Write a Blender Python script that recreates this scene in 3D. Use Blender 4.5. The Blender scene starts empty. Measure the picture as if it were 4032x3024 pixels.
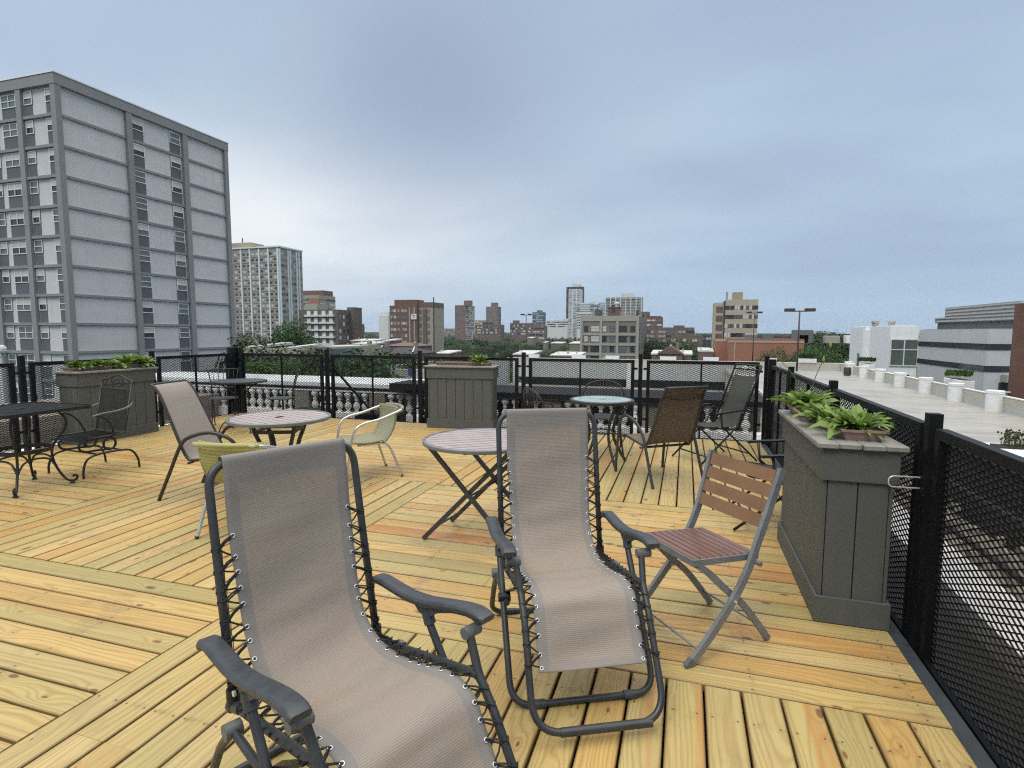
import bpy, math, random
import numpy as np
from mathutils import Vector, Matrix
random.seed(7)
C = bpy.context.scene.collection
PI = math.pi
R = math.radians

# ------------------------------------------------------------------ camera numbers (deck frame: +Y away along the boards)
F = 2200.; CW = 4032.; CH = 3024.
PIT = math.atan((1512 - 1306) / F); ROLL = R(-.2); YAW = R(17.2); H = 1.455
def _axes():
    cp, sp, cr, sr = math.cos(PIT), math.sin(PIT), math.cos(ROLL), math.sin(ROLL)
    fw = Vector((0, cp, -sp)); rt = Vector((1, 0, 0)); dn = Vector((0, -sp, -cp))
    r2 = cr * rt + sr * dn; d2 = -sr * rt + cr * dn
    c, s = math.cos(YAW), math.sin(YAW)
    ro = lambda v: Vector((c * v.x - s * v.y, s * v.x + c * v.y, v.z))
    return ro(r2), ro(d2), ro(fw)
RX, DN, FW = _axes()
def ray(x, y): return (x - 2016) / F * RX + (y - 1512) / F * DN + FW
def G(x, y, z=0.):
    d = ray(x, y); t = (z - H) / d.z; return Vector((t * d.x, t * d.y, z))
def atD(x, y, D):
    d = ray(x, y); t = D / math.hypot(d.x, d.y); return Vector((t * d.x, t * d.y, H + t * d.z))
def onY(x, y, Y):
    d = ray(x, y); t = Y / d.y; return Vector((t * d.x, Y, H + t * d.z))
def onX(x, y, X):
    d = ray(x, y); t = X / d.x; return Vector((X, t * d.y, H + t * d.z))

# ------------------------------------------------------------------ mesh builder
class MB:
    def __init__(s): s.v = []; s.f = []; s.m = []; s.a = {}
    def add(s, vs, fs, mi=0, **attr):
        o = len(s.v); s.v += [tuple(p) for p in vs]; s.f += [tuple(i + o for i in f) for f in fs]; s.m += [mi] * len(fs)
        for k, vals in attr.items():
            L = s.a.setdefault(k, []); L += [(0, 0, 0)] * (o - len(L)); L += list(vals)
        return s
    def box(s, x0, x1, y0, y1, z0, z1, mi=0):
        vs = [(x0, y0, z0), (x1, y0, z0), (x1, y1, z0), (x0, y1, z0), (x0, y0, z1), (x1, y0, z1), (x1, y1, z1), (x0, y1, z1)]
        return s.add(vs, [(0, 3, 2, 1), (4, 5, 6, 7), (0, 1, 5, 4), (1, 2, 6, 5), (2, 3, 7, 6), (3, 0, 4, 7)], mi)
    def bbox(s, x0, x1, y0, y1, z0, z1, b=.004, mi=0):   # box with chamfered edges all round
        vs = []; 
        for (z, i) in ((z0, b), (z0 + b, 0), (z1 - b, 0), (z1, b)):
            for (x, y) in ((x0 + b, y0), (x1 - b, y0), (x1, y0 + b), (x1, y1 - b), (x1 - b, y1), (x0 + b, y1), (x0, y1 - b), (x0, y0 + b)):
                cx, cy = (x0 + x1) / 2, (y0 + y1) / 2
                vs.append((x + (i if x < cx else -i) * .9, y + (i if y < cy else -i) * .9, z))
        fs = [tuple(range(7, -1, -1)), tuple(range(24, 32))]
        for k in range(3):
            for i in range(8): j = (i + 1) % 8; fs.append((k * 8 + i, k * 8 + j, k * 8 + 8 + j, k * 8 + 8 + i))
        return s.add(vs, fs, mi)
    def obox(s, P, u, v, w, mi=0):   # parallelepiped from corner P
        P, u, v, w = map(Vector, (P, u, v, w))
        vs = [P, P + u, P + u + v, P + v, P + w, P + u + w, P + u + v + w, P + v + w]
        return s.add(vs, [(0, 3, 2, 1), (4, 5, 6, 7), (0, 1, 5, 4), (1, 2, 6, 5), (2, 3, 7, 6), (3, 0, 4, 7)], mi)
    def sweep(s, path, prof, closed=False, up=None, mi=0, scale=None, caps=True):
        P = [Vector(p) for p in path]; n = len(P); m = len(prof); T = []
        for i in range(n):
            a = P[(i - 1) % n] if (closed or i > 0) else P[i]; b = P[(i + 1) % n] if (closed or i < n - 1) else P[i]
            t = (b - a); T.append(t.normalized() if t.length > 1e-9 else Vector((0, 0, 1)))
        ref = Vector(up) if up else (Vector((0, 0, 1)) if abs(T[0].z) < .9 else Vector((1, 0, 0)))
        nrm = (ref - ref.dot(T[0]) * T[0]).normalized(); vs = []
        for i in range(n):
            if up:
                q = Vector(up); q = q - q.dot(T[i]) * T[i]
                if q.length > .05: nrm = q.normalized()
                else: nrm = (nrm - nrm.dot(T[i]) * T[i]).normalized()
            else:
                q = nrm - nrm.dot(T[i]) * T[i]
                nrm = q.normalized()
            bn = T[i].cross(nrm); k = scale[i] if scale else 1
            for (a, b) in prof: vs.append(P[i] + (bn * a + nrm * b) * k)
        fs = []
        for i in range(n if closed else n - 1):
            for j in range(m):
                a = i * m + j; b = i * m + (j + 1) % m; c2 = ((i + 1) % n) * m
                fs.append((a, b, c2 + (j + 1) % m, c2 + j))
        if not closed and caps: fs += [tuple(range(m - 1, -1, -1)), tuple(range((n - 1) * m, n * m))]
        return s.add(vs, fs, mi)
    def tube(s, path, r, seg=8, closed=False, mi=0, scale=None):
        return s.sweep(path, [(r * math.cos(2 * PI * k / seg), r * math.sin(2 * PI * k / seg)) for k in range(seg)], closed, None, mi, scale)
    def bar(s, path, w, t, up=None, mi=0, closed=False):
        return s.sweep(path, [(-w / 2, -t / 2), (w / 2, -t / 2), (w / 2, t / 2), (-w / 2, t / 2)], closed, up, mi)
    def lathe(s, prof, seg=12, c=(0, 0, 0), mi=0):
        vs = []; n = len(prof)
        for (r, z) in prof:
            for k in range(seg): a = 2 * PI * k / seg; vs.append((c[0] + r * math.cos(a), c[1] + r * math.sin(a), c[2] + z))
        fs = [(i * seg + k, i * seg + (k + 1) % seg, (i + 1) * seg + (k + 1) % seg, (i + 1) * seg + k) for i in range(n - 1) for k in range(seg)]
        fs += [tuple(range(seg - 1, -1, -1)), tuple(range((n - 1) * seg, n * seg))]
        return s.add(vs, fs, mi)
    def grid(s, fn, nu, nv, mi=0, attr=None, thick=0.):
        vs = [fn(i / nu, j / nv) for i in range(nu + 1) for j in range(nv + 1)]
        fs = [(i * (nv + 1) + j, (i + 1) * (nv + 1) + j, (i + 1) * (nv + 1) + j + 1, i * (nv + 1) + j + 1) for i in range(nu) for j in range(nv)]
        if attr: s.add(vs, fs, mi, **{attr[0]: [attr[1](i / nu, j / nv) for i in range(nu + 1) for j in range(nv + 1)]})
        else: s.add(vs, fs, mi)
        return s
    def build(s, name, mats, parent=None, smooth=False, loc=None, rot=None, solid=0.):
        me = bpy.data.meshes.new(name); me.from_pydata(s.v, [], s.f)
        mats = mats if isinstance(mats, (list, tuple)) else [mats]
        for m_ in mats: me.materials.append(m_)
        if len(mats) > 1: me.polygons.foreach_set('material_index', s.m)
        for k, vals in s.a.items():
            vals = list(vals) + [(0, 0, 0)] * (len(s.v) - len(vals))
            at = me.attributes.new(k, 'FLOAT_VECTOR', 'POINT'); at.data.foreach_set('vector', [c for v in vals for c in v])
        if smooth:
            me.polygons.foreach_set('use_smooth', [True] * len(me.polygons))
            if smooth != True: me.set_sharp_from_angle(angle=R(smooth))
        me.update()
        o = bpy.data.objects.new(name, me); C.objects.link(o)
        if parent: o.parent = parent
        if loc is not None: o.location = loc
        if rot is not None: o.rotation_euler = (0, 0, rot)
        if solid:
            md = o.modifiers.new('s', 'SOLIDIFY'); md.thickness = solid; md.offset = 0
        return o
def fillet(pts, r, n=5, closed=False):
    P = [Vector(p) for p in pts]; out = []; N = len(P)
    for i in range(N):
        if not closed and i in (0, N - 1): out.append(P[i]); continue
        a, b, c = P[i - 1], P[i], P[(i + 1) % N]; u = (a - b); v = (c - b)
        ang = u.angle(v) if u.length and v.length else PI
        if ang > R(176): out.append(b); continue
        rr = r[i] if isinstance(r, (list, tuple)) else r
        d = min(rr / math.tan(ang / 2), u.length * .48, v.length * .48)
        p, q = b + u.normalized() * d, b + v.normalized() * d
        for k in range(n + 1):
            t = k / n; out.append((1 - t) ** 2 * p + 2 * t * (1 - t) * b + t * t * q)
    return out
def spline(pts, n=6, closed=False):
    P = [Vector(p) for p in pts]; N = len(P); out = []
    for i in range(N if closed else N - 1):
        g = lambda k: P[k % N] if closed else P[max(0, min(N - 1, k))]
        a, b, c, d = g(i - 1), g(i), g(i + 1), g(i + 2)
        for k in range(n):
            t = k / n; out.append(.5 * ((2 * b) + (c - a) * t + (2 * a - 5 * b + 4 * c - d) * t * t + (3 * b - a - 3 * c + d) * t ** 3))
    if not closed: out.append(P[-1])
    return out
def tag(o, label=None, cat=None, group=None, kind=None):
    if label: o['label'] = label
    if cat: o['category'] = cat
    if group: o['group'] = group
    if kind: o['kind'] = kind
    return o
def empty(name, loc=(0, 0, 0), rz=0, label=None, cat=None, group=None):
    o = bpy.data.objects.new(name, None); C.objects.link(o); o.location = loc; o.rotation_euler = (0, 0, rz); o.empty_display_size = .1
    return tag(o, label, cat, group)
KIDS = {}
def copy_tree(o, parent=None):
    c = o.copy(); C.objects.link(c); c.parent = parent
    for ch in o.children: copy_tree(ch, c)
    return c
def dup(root, loc, rz, label, group=None):
    c = copy_tree(root); c.location = loc; c.rotation_euler = (0, 0, rz); c['label'] = label
    if group: c['group'] = group
    return c
def inst(o, parent, loc=None, rot=None, scale=None, name=None):
    c = o.copy(); C.objects.link(c); c.parent = parent
    if loc is not None: c.location = loc
    if rot is not None: c.rotation_euler = rot
    if scale is not None: c.scale = scale
    return c

# ------------------------------------------------------------------ materials
M = {}
class NT:
    def __init__(s, name):
        s.m = bpy.data.materials.new(name); s.m.use_nodes = True; s.t = s.m.node_tree; s.b = s.t.nodes['Principled BSDF']; s.out = s.t.nodes['Material Output']; M[name] = s.m
    def n(s, ty, **kw):
        nd = s.t.nodes.new(ty)
        for k, v in kw.items():
            if k in nd.inputs.keys() if hasattr(nd.inputs, 'keys') else False: s.set(nd, k, v)
            else: setattr(nd, k, v)
        return nd
    def set(s, nd, k, v):
        i = nd.inputs[k]
        if isinstance(v, bpy.types.NodeSocket): s.t.links.new(v, i)
        elif isinstance(v, bpy.types.Node): s.t.links.new(v.outputs[0], i)
        else: i.default_value = v
    def math(s, op, a, b=None, c=None, clamp=False):
        nd = s.t.nodes.new('ShaderNodeMath'); nd.operation = op; nd.use_clamp = clamp
        for i, v in enumerate((a, b, c)):
            if v is None: continue
            if isinstance(v, bpy.types.Node): v = v.outputs[0]
            if isinstance(v, bpy.types.NodeSocket): s.t.links.new(v, nd.inputs[i])
            else: nd.inputs[i].default_value = v
        return nd.outputs[0]
    def mix(s, f, a, b, mode='MIX'):
        nd = s.t.nodes.new('ShaderNodeMix'); nd.data_type = 'RGBA'; nd.blend_type = mode
        for i, v in ((0, f), (6, a), (7, b)):
            if isinstance(v, bpy.types.Node): v = v.outputs[0]
            if isinstance(v, bpy.types.NodeSocket): s.t.links.new(v, nd.inputs[i])
            elif i == 0: nd.inputs[i].default_value = v
            else: nd.inputs[i].default_value = (*v[:3], 1)
        return nd.outputs[2]
    def ramp(s, fac, stops, interp='LINEAR'):
        nd = s.t.nodes.new('ShaderNodeValToRGB'); cr = nd.color_ramp; cr.interpolation = interp
        while len(cr.elements) < len(stops): cr.elements.new(.5)
        for e, (p, c) in zip(cr.elements, stops): e.position = p; e.color = (*c, 1) if len(c) == 3 else c
        if isinstance(fac, bpy.types.Node): fac = fac.outputs[0]
        s.t.links.new(fac, nd.inputs[0]); return nd.outputs[0]
    def obj(s): return s.n('ShaderNodeTexCoord').outputs['Object']
    def noise(s, vec, scale, detail=3, rough=.5, dist=0, dim='3D'):
        nd = s.t.nodes.new('ShaderNodeTexNoise'); nd.noise_dimensions = dim
        if vec is not None: s.t.links.new(vec, nd.inputs['Vector'])
        nd.inputs['Scale'].default_value = scale; nd.inputs['Detail'].default_value = detail; nd.inputs['Roughness'].default_value = rough; nd.inputs['Distortion'].default_value = dist
        return nd.outputs['Fac']
    def mapv(s, vec, scale=(1, 1, 1), loc=(0, 0, 0), rot=(0, 0, 0)):
        nd = s.t.nodes.new('ShaderNodeMapping'); s.t.links.new(vec, nd.inputs[0]); nd.inputs['Scale'].default_value = scale; nd.inputs['Location'].default_value = loc; nd.inputs['Rotation'].default_value = rot
        return nd.outputs[0]
    def bump(s, h, st=.3, d=.01):
        nd = s.t.nodes.new('ShaderNodeBump'); s.t.links.new(h, nd.inputs['Height']); nd.inputs['Strength'].default_value = st; nd.inputs['Distance'].default_value = d
        s.t.links.new(nd.outputs[0], s.b.inputs['Normal'])
    def base(s, c, rough=.5, metal=0, spec=None):
        for k, v in (('Base Color', c), ('Roughness', rough), ('Metallic', metal)):
            if isinstance(v, bpy.types.NodeSocket): s.t.links.new(v, s.b.inputs[k])
            elif k == 'Base Color': s.b.inputs[k].default_value = (*v, 1)
            else: s.b.inputs[k].default_value = v
        if spec is not None: s.b.inputs['Specular IOR Level'].default_value = spec
        return s
def simple(name, c, rough=.5, metal=0, var=.18, scale=6, bump=0., bscale=60, spec=None):
    t = NT(name); o = t.obj(); f = t.noise(o, scale, 4, .6)
    lo = tuple(x * (1 - var) for x in c); hi = tuple(min(1, x * (1 + var)) for x in c)
    col = t.mix(t.math('MULTIPLY_ADD', f, 2.2, -.6, clamp=True), lo, hi)
    r = t.math('MULTIPLY_ADD', f, .25, rough - .12)
    t.base(col, r, metal, spec)
    if bump: t.bump(t.noise(o, bscale, 3), bump, .01)
    return t.m

simple('tube_grey', (.030, .034, .038), .38, 0, .22, 14)
simple('tube_black', (.009, .009, .010), .42, 0, .3, 20)
simple('tube_brown', (.028, .022, .02), .4, 0, .25, 14)
simple('fence_black', (.004, .0045, .0055), .5, 0, .3, 9, spec=.25)
simple('plastic_grey', (.040, .047, .056), .45, 0, .28, 18, .15, 40)
simple('plastic_joint', (.11, .118, .125), .5, 0, .2, 18)
simple('cord', (.018, .018, .02), .8, 0, .3, 60)
simple('steel_ring', (.75, .76, .78), .3, .6, .05)
simple('alu', (.62, .63, .64), .28, .85, .12, 12)
simple('alu_grey', (.19, .205, .22), .42, .25, .18, 10)
simple('green_web_trim', (.36, .38, .22), .6, 0, .1)
simple('glass_frosted', (.36, .48, .5), .12, 0, .15, 5)
simple('concrete', (.44, .42, .37), .85, 0, .16, 2.2, .2, 30)
simple('white_paint', (.72, .73, .73), .6, 0, .08, 3, .1, 30)
simple('white_drum', (.70, .71, .71), .55, 0, .1, 3)
simple('coping_white', (.74, .79, .82), .4, 0, .14, 1.2)
simple('roof_grey_white', (.42, .42, .44), .6, 0, .25, 2)
simple('roof_membrane', (.006, .007, .009), .6, 0, .5, 1.5, spec=.3)
simple('terracotta', (.25, .165, .135), .75, 0, .25, 14, .1, 60)
simple('soil', (.03, .022, .016), .95, 0, .3, 30)
simple('dark_metal', (.05, .03, .03), .5, 0, .2)
simple('white_enamel', (.75, .75, .75), .3, 0, .05)
simple('bark', (.06, .045, .035), .9, 0, .3, 8, .4, 20)
simple('plinth_grey', (.12, .14, .17), .6, 0, .3, 3)
simple('brick_brown_edge', (.12, .06, .045), .85, 0, .2, 1)

def t_baluster():
    t = NT('terracotta_glaze'); o = t.obj(); f = t.noise(o, 7, 5, .7)
    t.base(t.mix(t.math('MULTIPLY_ADD', f, 3, -.9, clamp=True), (.55, .545, .52), (.92, .92, .90)), .6)
t_baluster()

def t_wood():
    t = NT('deck_pine')
    a = t.n('ShaderNodeAttribute', attribute_name='bco').outputs['Vector']
    b = t.n('ShaderNodeAttribute', attribute_name='bid').outputs['Vector']
    sa = t.n('ShaderNodeSeparateXYZ'); t.t.links.new(a, sa.inputs[0]); u, v = sa.outputs[0], sa.outputs[1]
    sb = t.n('ShaderNodeSeparateXYZ'); t.t.links.new(b, sb.inputs[0]); rnd, tu, r2 = sb.outputs
    off = t.math('MULTIPLY', rnd, 37.)
    uo = t.math('ADD', u, off)
    vec = t.n('ShaderNodeCombineXYZ'); t.t.links.new(uo, vec.inputs[0]); t.t.links.new(v, vec.inputs[1]); t.t.links.new(off, vec.inputs[2]); vec = vec.outputs[0]
    # knots
    vo = t.n('ShaderNodeTexVoronoi', voronoi_dimensions='2D'); kv = t.mapv(vec, (1.15, 1.9, 1)); 
    cx = t.n('ShaderNodeSeparateXYZ'); t.t.links.new(vec, cx.inputs[0])
    kv2 = t.n('ShaderNodeCombineXYZ'); t.t.links.new(t.math('MULTIPLY', uo, 2.6), kv2.inputs[0]); t.t.links.new(t.math('MULTIPLY_ADD', v, 6.2, t.math('MULTIPLY', rnd, 91.)), kv2.inputs[1])
    t.t.links.new(kv2.outputs[0], vo.inputs['Vector']); vo.inputs['Scale'].default_value = 1.
    kd = vo.outputs['Distance']                         # cell units
    kn = t.n('ShaderNodeSeparateColor'); t.t.links.new(vo.outputs['Color'], kn.inputs[0])
    big = t.math('MULTIPLY_ADD', t.math('POWER', kn.outputs[0], 2.), .085, .025)
    knot = t.math('SUBTRACT', 1., t.math('DIVIDE', kd, big), clamp=True)
    knot = t.math('MULTIPLY', t.math('SMOOTH_MIN', t.math('MULTIPLY', knot, 2.2), 1., .2), t.math('GREATER_THAN', kn.outputs[1], .36), clamp=True)
    pull = t.math('MULTIPLY', t.math('POWER', 2.718, t.math('MULTIPLY', kd, -6.)), t.math('GREATER_THAN', kn.outputs[1], .36))
    # grain
    slow = t.noise(t.mapv(vec, (.42, 5., 1)), 1., 2, .5)
    mid = t.noise(t.mapv(vec, (3.2, 16., 1)), 1., 3, .55)
    g = t.math('ADD', t.math('MULTIPLY', v, 40.), t.math('ADD', t.math('MULTIPLY', slow, 13.), t.math('ADD', t.math('MULTIPLY', pull, 3.2), t.math('MULTIPLY', mid, .8))))
    ring = t.math('MULTIPLY_ADD', t.math('SINE', t.math('MULTIPLY', g, 6.28)), .5, .5)
    ring = t.math('POWER', ring, 2.8)
    fine = t.noise(t.mapv(vec, (6., 210., 1)), 1., 2, .6)
    ring = t.math('MULTIPLY', ring, t.math('MULTIPLY_ADD', fine, 1.2, .35), clamp=True)
    light = t.ramp(rnd, [(0, (.49, .365, .145)), (.15, (.43, .35, .14)), (.30, (.53, .375, .14)), (.46, (.44, .35, .15)), (.60, (.50, .33, .115)), (.72, (.52, .39, .175)), (.84, (.36, .305, .125)), (.93, (.48, .30, .10))], 'CONSTANT')
    dark = t.ramp(r2, [(0, (.31, .19, .055)), (.3, (.33, .185, .05)), (.6, (.28, .20, .065)), (.85, (.36, .15, .04)), (1, (.31, .185, .055))], 'CONSTANT')
    col = t.mix(t.math('MULTIPLY', ring, .6), light, dark)
    stk = t.noise(t.mapv(vec, (.8, 42., 1)), 1., 3, .6)
    col = t.mix(t.math('MULTIPLY', t.math('MULTIPLY_ADD', stk, 4., -1.8, clamp=True), .4), col, (.27, .18, .065))
    # orange heartwood streaks
    st = t.noise(t.mapv(vec, (.55, 9., 1)), 1., 3, .55)
    thr = t.math('MULTIPLY_ADD', r2, -.17, .68)
    sm = t.math('MULTIPLY', t.math('SUBTRACT', st, thr), 9., clamp=True)
    sm = t.math('MULTIPLY', sm, t.math('GREATER_THAN', r2, .35))
    col = t.mix(t.math('MULTIPLY', sm, .68), col, (.41, .19, .055))
    heart = t.math('GREATER_THAN', r2, .915)
    h2 = t.math('MULTIPLY', heart, t.math('MULTIPLY_ADD', st, 1.6, -.35, clamp=True))
    col = t.mix(t.math('MULTIPLY', h2, .85), col, (.40, .16, .04))
    # blotches / grey green damp patches, footprints
    geo = t.n('ShaderNodeNewGeometry').outputs['Position']
    bl = t.noise(geo, 1.3, 5, .6)
    col = t.mix(t.math('MULTIPLY', t.math('MULTIPLY_ADD', bl, 3., -1.35, clamp=True), .38), col, (.30, .28, .14))
    jn = t.math('MULTIPLY', t.math('SUBTRACT', t.math('FRACT', t.math('ADD', t.math('DIVIDE', tu, .61), .0)), .5), .61)
    jd = t.math('SUBTRACT', 1., t.math('MULTIPLY', t.math('ABSOLUTE', jn), 38.), clamp=True)
    jm = t.math('MULTIPLY', jd, t.math('MULTIPLY_ADD', t.noise(t.mapv(geo, (14, 14, 3)), 1., 3, .7), 5., -2.5, clamp=True))
    col = t.mix(t.math('MULTIPLY', jm, .7), col, (.15, .115, .07))
    sm2 = t.noise(t.mapv(geo, (3, 3, 3)), 1., 4, .65)
    dirt = t.math('MULTIPLY_ADD', sm2, 6., -3.45, clamp=True)
    col = t.mix(t.math('MULTIPLY', dirt, .45), col, (.17, .135, .085))
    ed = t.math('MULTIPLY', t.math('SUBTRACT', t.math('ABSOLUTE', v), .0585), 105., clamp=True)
    col = t.mix(t.math('MULTIPLY', ed, .76), col, (.14, .085, .03))  # board edges darkened: dirt, plus painted-in shade of bevels and gaps
    col = t.mix(t.math('MULTIPLY', knot, .88), col, (.075, .030, .018))
    halo = t.math('MULTIPLY', t.math('SUBTRACT', pull, .52, clamp=True), 1.1, clamp=True)
    col = t.mix(t.math('MULTIPLY', halo, .75), col, (.36, .17, .06))
    # screw heads at the joists
    su = t.math('SUBTRACT', t.math('FRACT', t.math('DIVIDE', tu, .61)), .5); su = t.math('MULTIPLY', su, .61)
    sv = t.math('SUBTRACT', t.math('ABSOLUTE', v), .045)
    sd = t.math('SQRT', t.math('ADD', t.math('MULTIPLY', su, su), t.math('MULTIPLY', sv, sv)))
    col = t.mix(t.math('MULTIPLY', t.math('LESS_THAN', sd, .0048), .85), col, (.09, .05, .03))
    wet = t.noise(t.mapv(geo, (.9, .9, .9)), 1., 3, .6)
    rough = t.math('MULTIPLY_ADD', wet, -.95, .88, clamp=True)
    t.base(col, t.math('MAXIMUM', rough, .25)); t.b.inputs['Specular IOR Level'].default_value = .45
    t.bump(t.math('ADD', t.math('MULTIPLY', ring, -.6), t.math('MULTIPLY', fine, .5)), .22, .0025)
t_wood()

def t_fabric(name, c1, c2, edge, alpha=.10, freq=420., stain=(.33, .22, .16), wide=.165):
    t = NT(name)
    a = t.n('ShaderNodeAttribute', attribute_name='fab').outputs['Vector']
    sa = t.n('ShaderNodeSeparateXYZ'); t.t.links.new(a, sa.inputs[0]); lat, s_, hem = sa.outputs
    w = t.math('MULTIPLY_ADD', t.math('SINE', t.math('MULTIPLY', s_, freq * 2.2)), .5, .5)
    o = t.obj(); n1 = t.noise(o, 260, 2, .6); n2 = t.noise(t.mapv(o, (3, 3, 9)), 1., 4, .6)
    col = t.mix(t.math('MULTIPLY_ADD', n1, .5, t.math('MULTIPLY', w, .5)), c1, c2)
    col = t.mix(t.math('MULTIPLY', t.math('MULTIPLY_ADD', n2, 3.4, -1.6, clamp=True), .35), col, stain)
    ed = t.math('GREATER_THAN', t.math('ABSOLUTE', lat), wide)
    e2 = t.math('MAXIMUM', ed, hem)
    col = t.mix(t.math('MULTIPLY', e2, .72), col, edge)
    t.base(col, .85)
    tr = t.n('ShaderNodeBsdfTransparent'); mx = t.n('ShaderNodeMixShader')
    t.t.links.new(t.math('MULTIPLY', t.math('SUBTRACT', 1., t.math('MULTIPLY', e2, .8)), alpha), mx.inputs[0])
    t.t.links.new(t.b.outputs[0], mx.inputs[1]); t.t.links.new(tr.outputs[0], mx.inputs[2]); t.t.links.new(mx.outputs[0], t.out.inputs[0])
    wr = t.noise(t.mapv(a, (2.5, 16, 0)), 1., 3, .5)
    t.bump(t.math('ADD', t.math('MULTIPLY', w, .12), t.math('MULTIPLY', wr, 1.5)), .22, .008)
t_fabric('sling_taupe', (.19, .166, .147), (.375, .335, .302), (.18, .178, .178), .15)
t_fabric('sling_light', (.27, .24, .215), (.36, .32, .29), (.28, .25, .22), .04, 300, (.33, .25, .22), .9)
t_fabric('sling_brown', (.105, .082, .062), (.175, .138, .108), (.07, .052, .042), .05, 300, (.10, .07, .05), .9)
t_fabric('sling_greygreen', (.022, .025, .021), (.042, .046, .039), (.035, .036, .033), .06, 300, (.07, .08, .08), .9)

def t_weave(name, c1, c2):
    t = NT(name); a = t.n('ShaderNodeAttribute', attribute_name='fab').outputs['Vector']
    sa = t.n('ShaderNodeSeparateXYZ'); t.t.links.new(a, sa.inputs[0]); lat, s_, _ = sa.outputs
    w = t.math('MULTIPLY_ADD', t.math('SINE', t.math('MULTIPLY', lat, 520.)), .5, .5); w2 = t.math('MULTIPLY_ADD', t.math('SINE', t.math('MULTIPLY', s_, 260.)), .5, .5)
    f = t.math('MULTIPLY', t.math('ADD', w, w2), .5); n = t.noise(t.obj(), 5, 3)
    col = t.mix(f, c1, c2); col = t.mix(t.math('MULTIPLY', n, .3), col, tuple(x * .6 for x in c1))
    t.base(col, .55); t.bump(f, .5, .004)
t_weave('weave_green', (.15, .155, .095), (.34, .345, .24))
t_weave('weave_olive', (.22, .22, .07), (.50, .49, .21))

def t_slat(name, c1, c2, wet=.3):
    t = NT(name); o = t.obj(); g = t.noise(t.mapv(o, (3, 60, 60)), 1., 4, .6); n = t.noise(o, 5, 4, .6)
    col = t.mix(g, c1, c2); col = t.mix(t.math('MULTIPLY', t.math('MULTIPLY_ADD', n, 3, -1.3, clamp=True), .4), col, tuple(x * .55 for x in c1))
    t.base(col, t.math('MULTIPLY_ADD', n, .5, wet - .1, clamp=True))
t_slat('slat_redbrown', (.12, .058, .043), (.21, .115, .09), .14)
t_slat('slat_tan', (.19, .098, .05), (.235, .13, .07), .5)
t_slat('slat_weathered', (.30, .25, .25), (.46, .40, .41), .25)
def t_planter():
    t = NT('planter_paint'); o = t.obj(); n = t.noise(t.mapv(o, (14, 14, 2.2)), 1., 4, .6); n2 = t.noise(o, 2.4, 4, .6)
    col = t.mix(n, (.068, .076, .071), (.096, .104, .098)); col = t.mix(t.math('MULTIPLY', n2, .3), col, (.075, .07, .06))
    t.base(col, .68); t.bump(n, .25, .003)
    t = NT('planter_cap'); o = t.obj(); n = t.noise(t.mapv(o, (30, 5, 30)), 1., 5, .7); m2 = t.noise(o, 11, 4, .6)
    col = t.mix(n, (.13, .125, .112), (.33, .325, .30)); col = t.mix(t.math('MULTIPLY_ADD', m2, 6, -3.4, clamp=True), col, (.10, .12, .11))
    t.base(col, .5); t.bump(n, .5, .006)
t_planter()
def t_leaf(name, c1, c2):
    t = NT(name); oi = t.n('ShaderNodeObjectInfo'); a = t.n('ShaderNodeAttribute', attribute_name='lf').outputs['Vector']
    sa = t.n('ShaderNodeSeparateXYZ'); t.t.links.new(a, sa.inputs[0])
    col = t.mix(sa.outputs[0], c1, c2)
    n = t.noise(t.obj(), 12, 3); col = t.mix(t.math('MULTIPLY', n, .35), col, tuple(x * .5 for x in c1))
    t.base(col, .45); t.b.inputs['Specular IOR Level'].default_value = .4
    tl = t.n('ShaderNodeBsdfTranslucent'); t.t.links.new(col, tl.inputs[0]); mx = t.n('ShaderNodeMixShader'); mx.inputs[0].default_value = .3
    t.t.links.new(t.b.outputs[0], mx.inputs[1]); t.t.links.new(tl.outputs[0], mx.inputs[2]); t.t.links.new(mx.outputs[0], t.out.inputs[0])
t_leaf('hosta_leaf', (.085, .165, .028), (.25, .37, .085))
t_leaf('hosta_dark', (.055, .12, .02), (.19, .30, .06))
t_leaf('bud_yellow', (.35, .38, .1), (.5, .45, .15))
def t_tree(name, c1, c2):
    t = NT(name); oi = t.n('ShaderNodeObjectInfo'); a = t.n('ShaderNodeAttribute', attribute_name='lf').outputs['Vector']
    sa = t.n('ShaderNodeSeparateXYZ'); t.t.links.new(a, sa.inputs[0])
    col = t.mix(sa.outputs[0], c1, c2)
    hv = t.n('ShaderNodeHueSaturation'); t.t.links.new(t.math('MULTIPLY_ADD', oi.outputs['Random'], .05, .475), hv.inputs['Hue']); t.t.links.new(t.math('MULTIPLY_ADD', oi.outputs['Random'], .7, .65), hv.inputs['Value']); t.t.links.new(col, hv.inputs['Color'])
    t.base(hv.outputs[0], .7, 0, .2)
t_tree('foliage', (.010, .026, .008), (.058, .105, .028))
t_tree('foliage_light', (.03, .06, .012), (.085, .14, .03))
t_tree('ivy', (.015, .03, .008), (.075, .09, .015))

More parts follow.
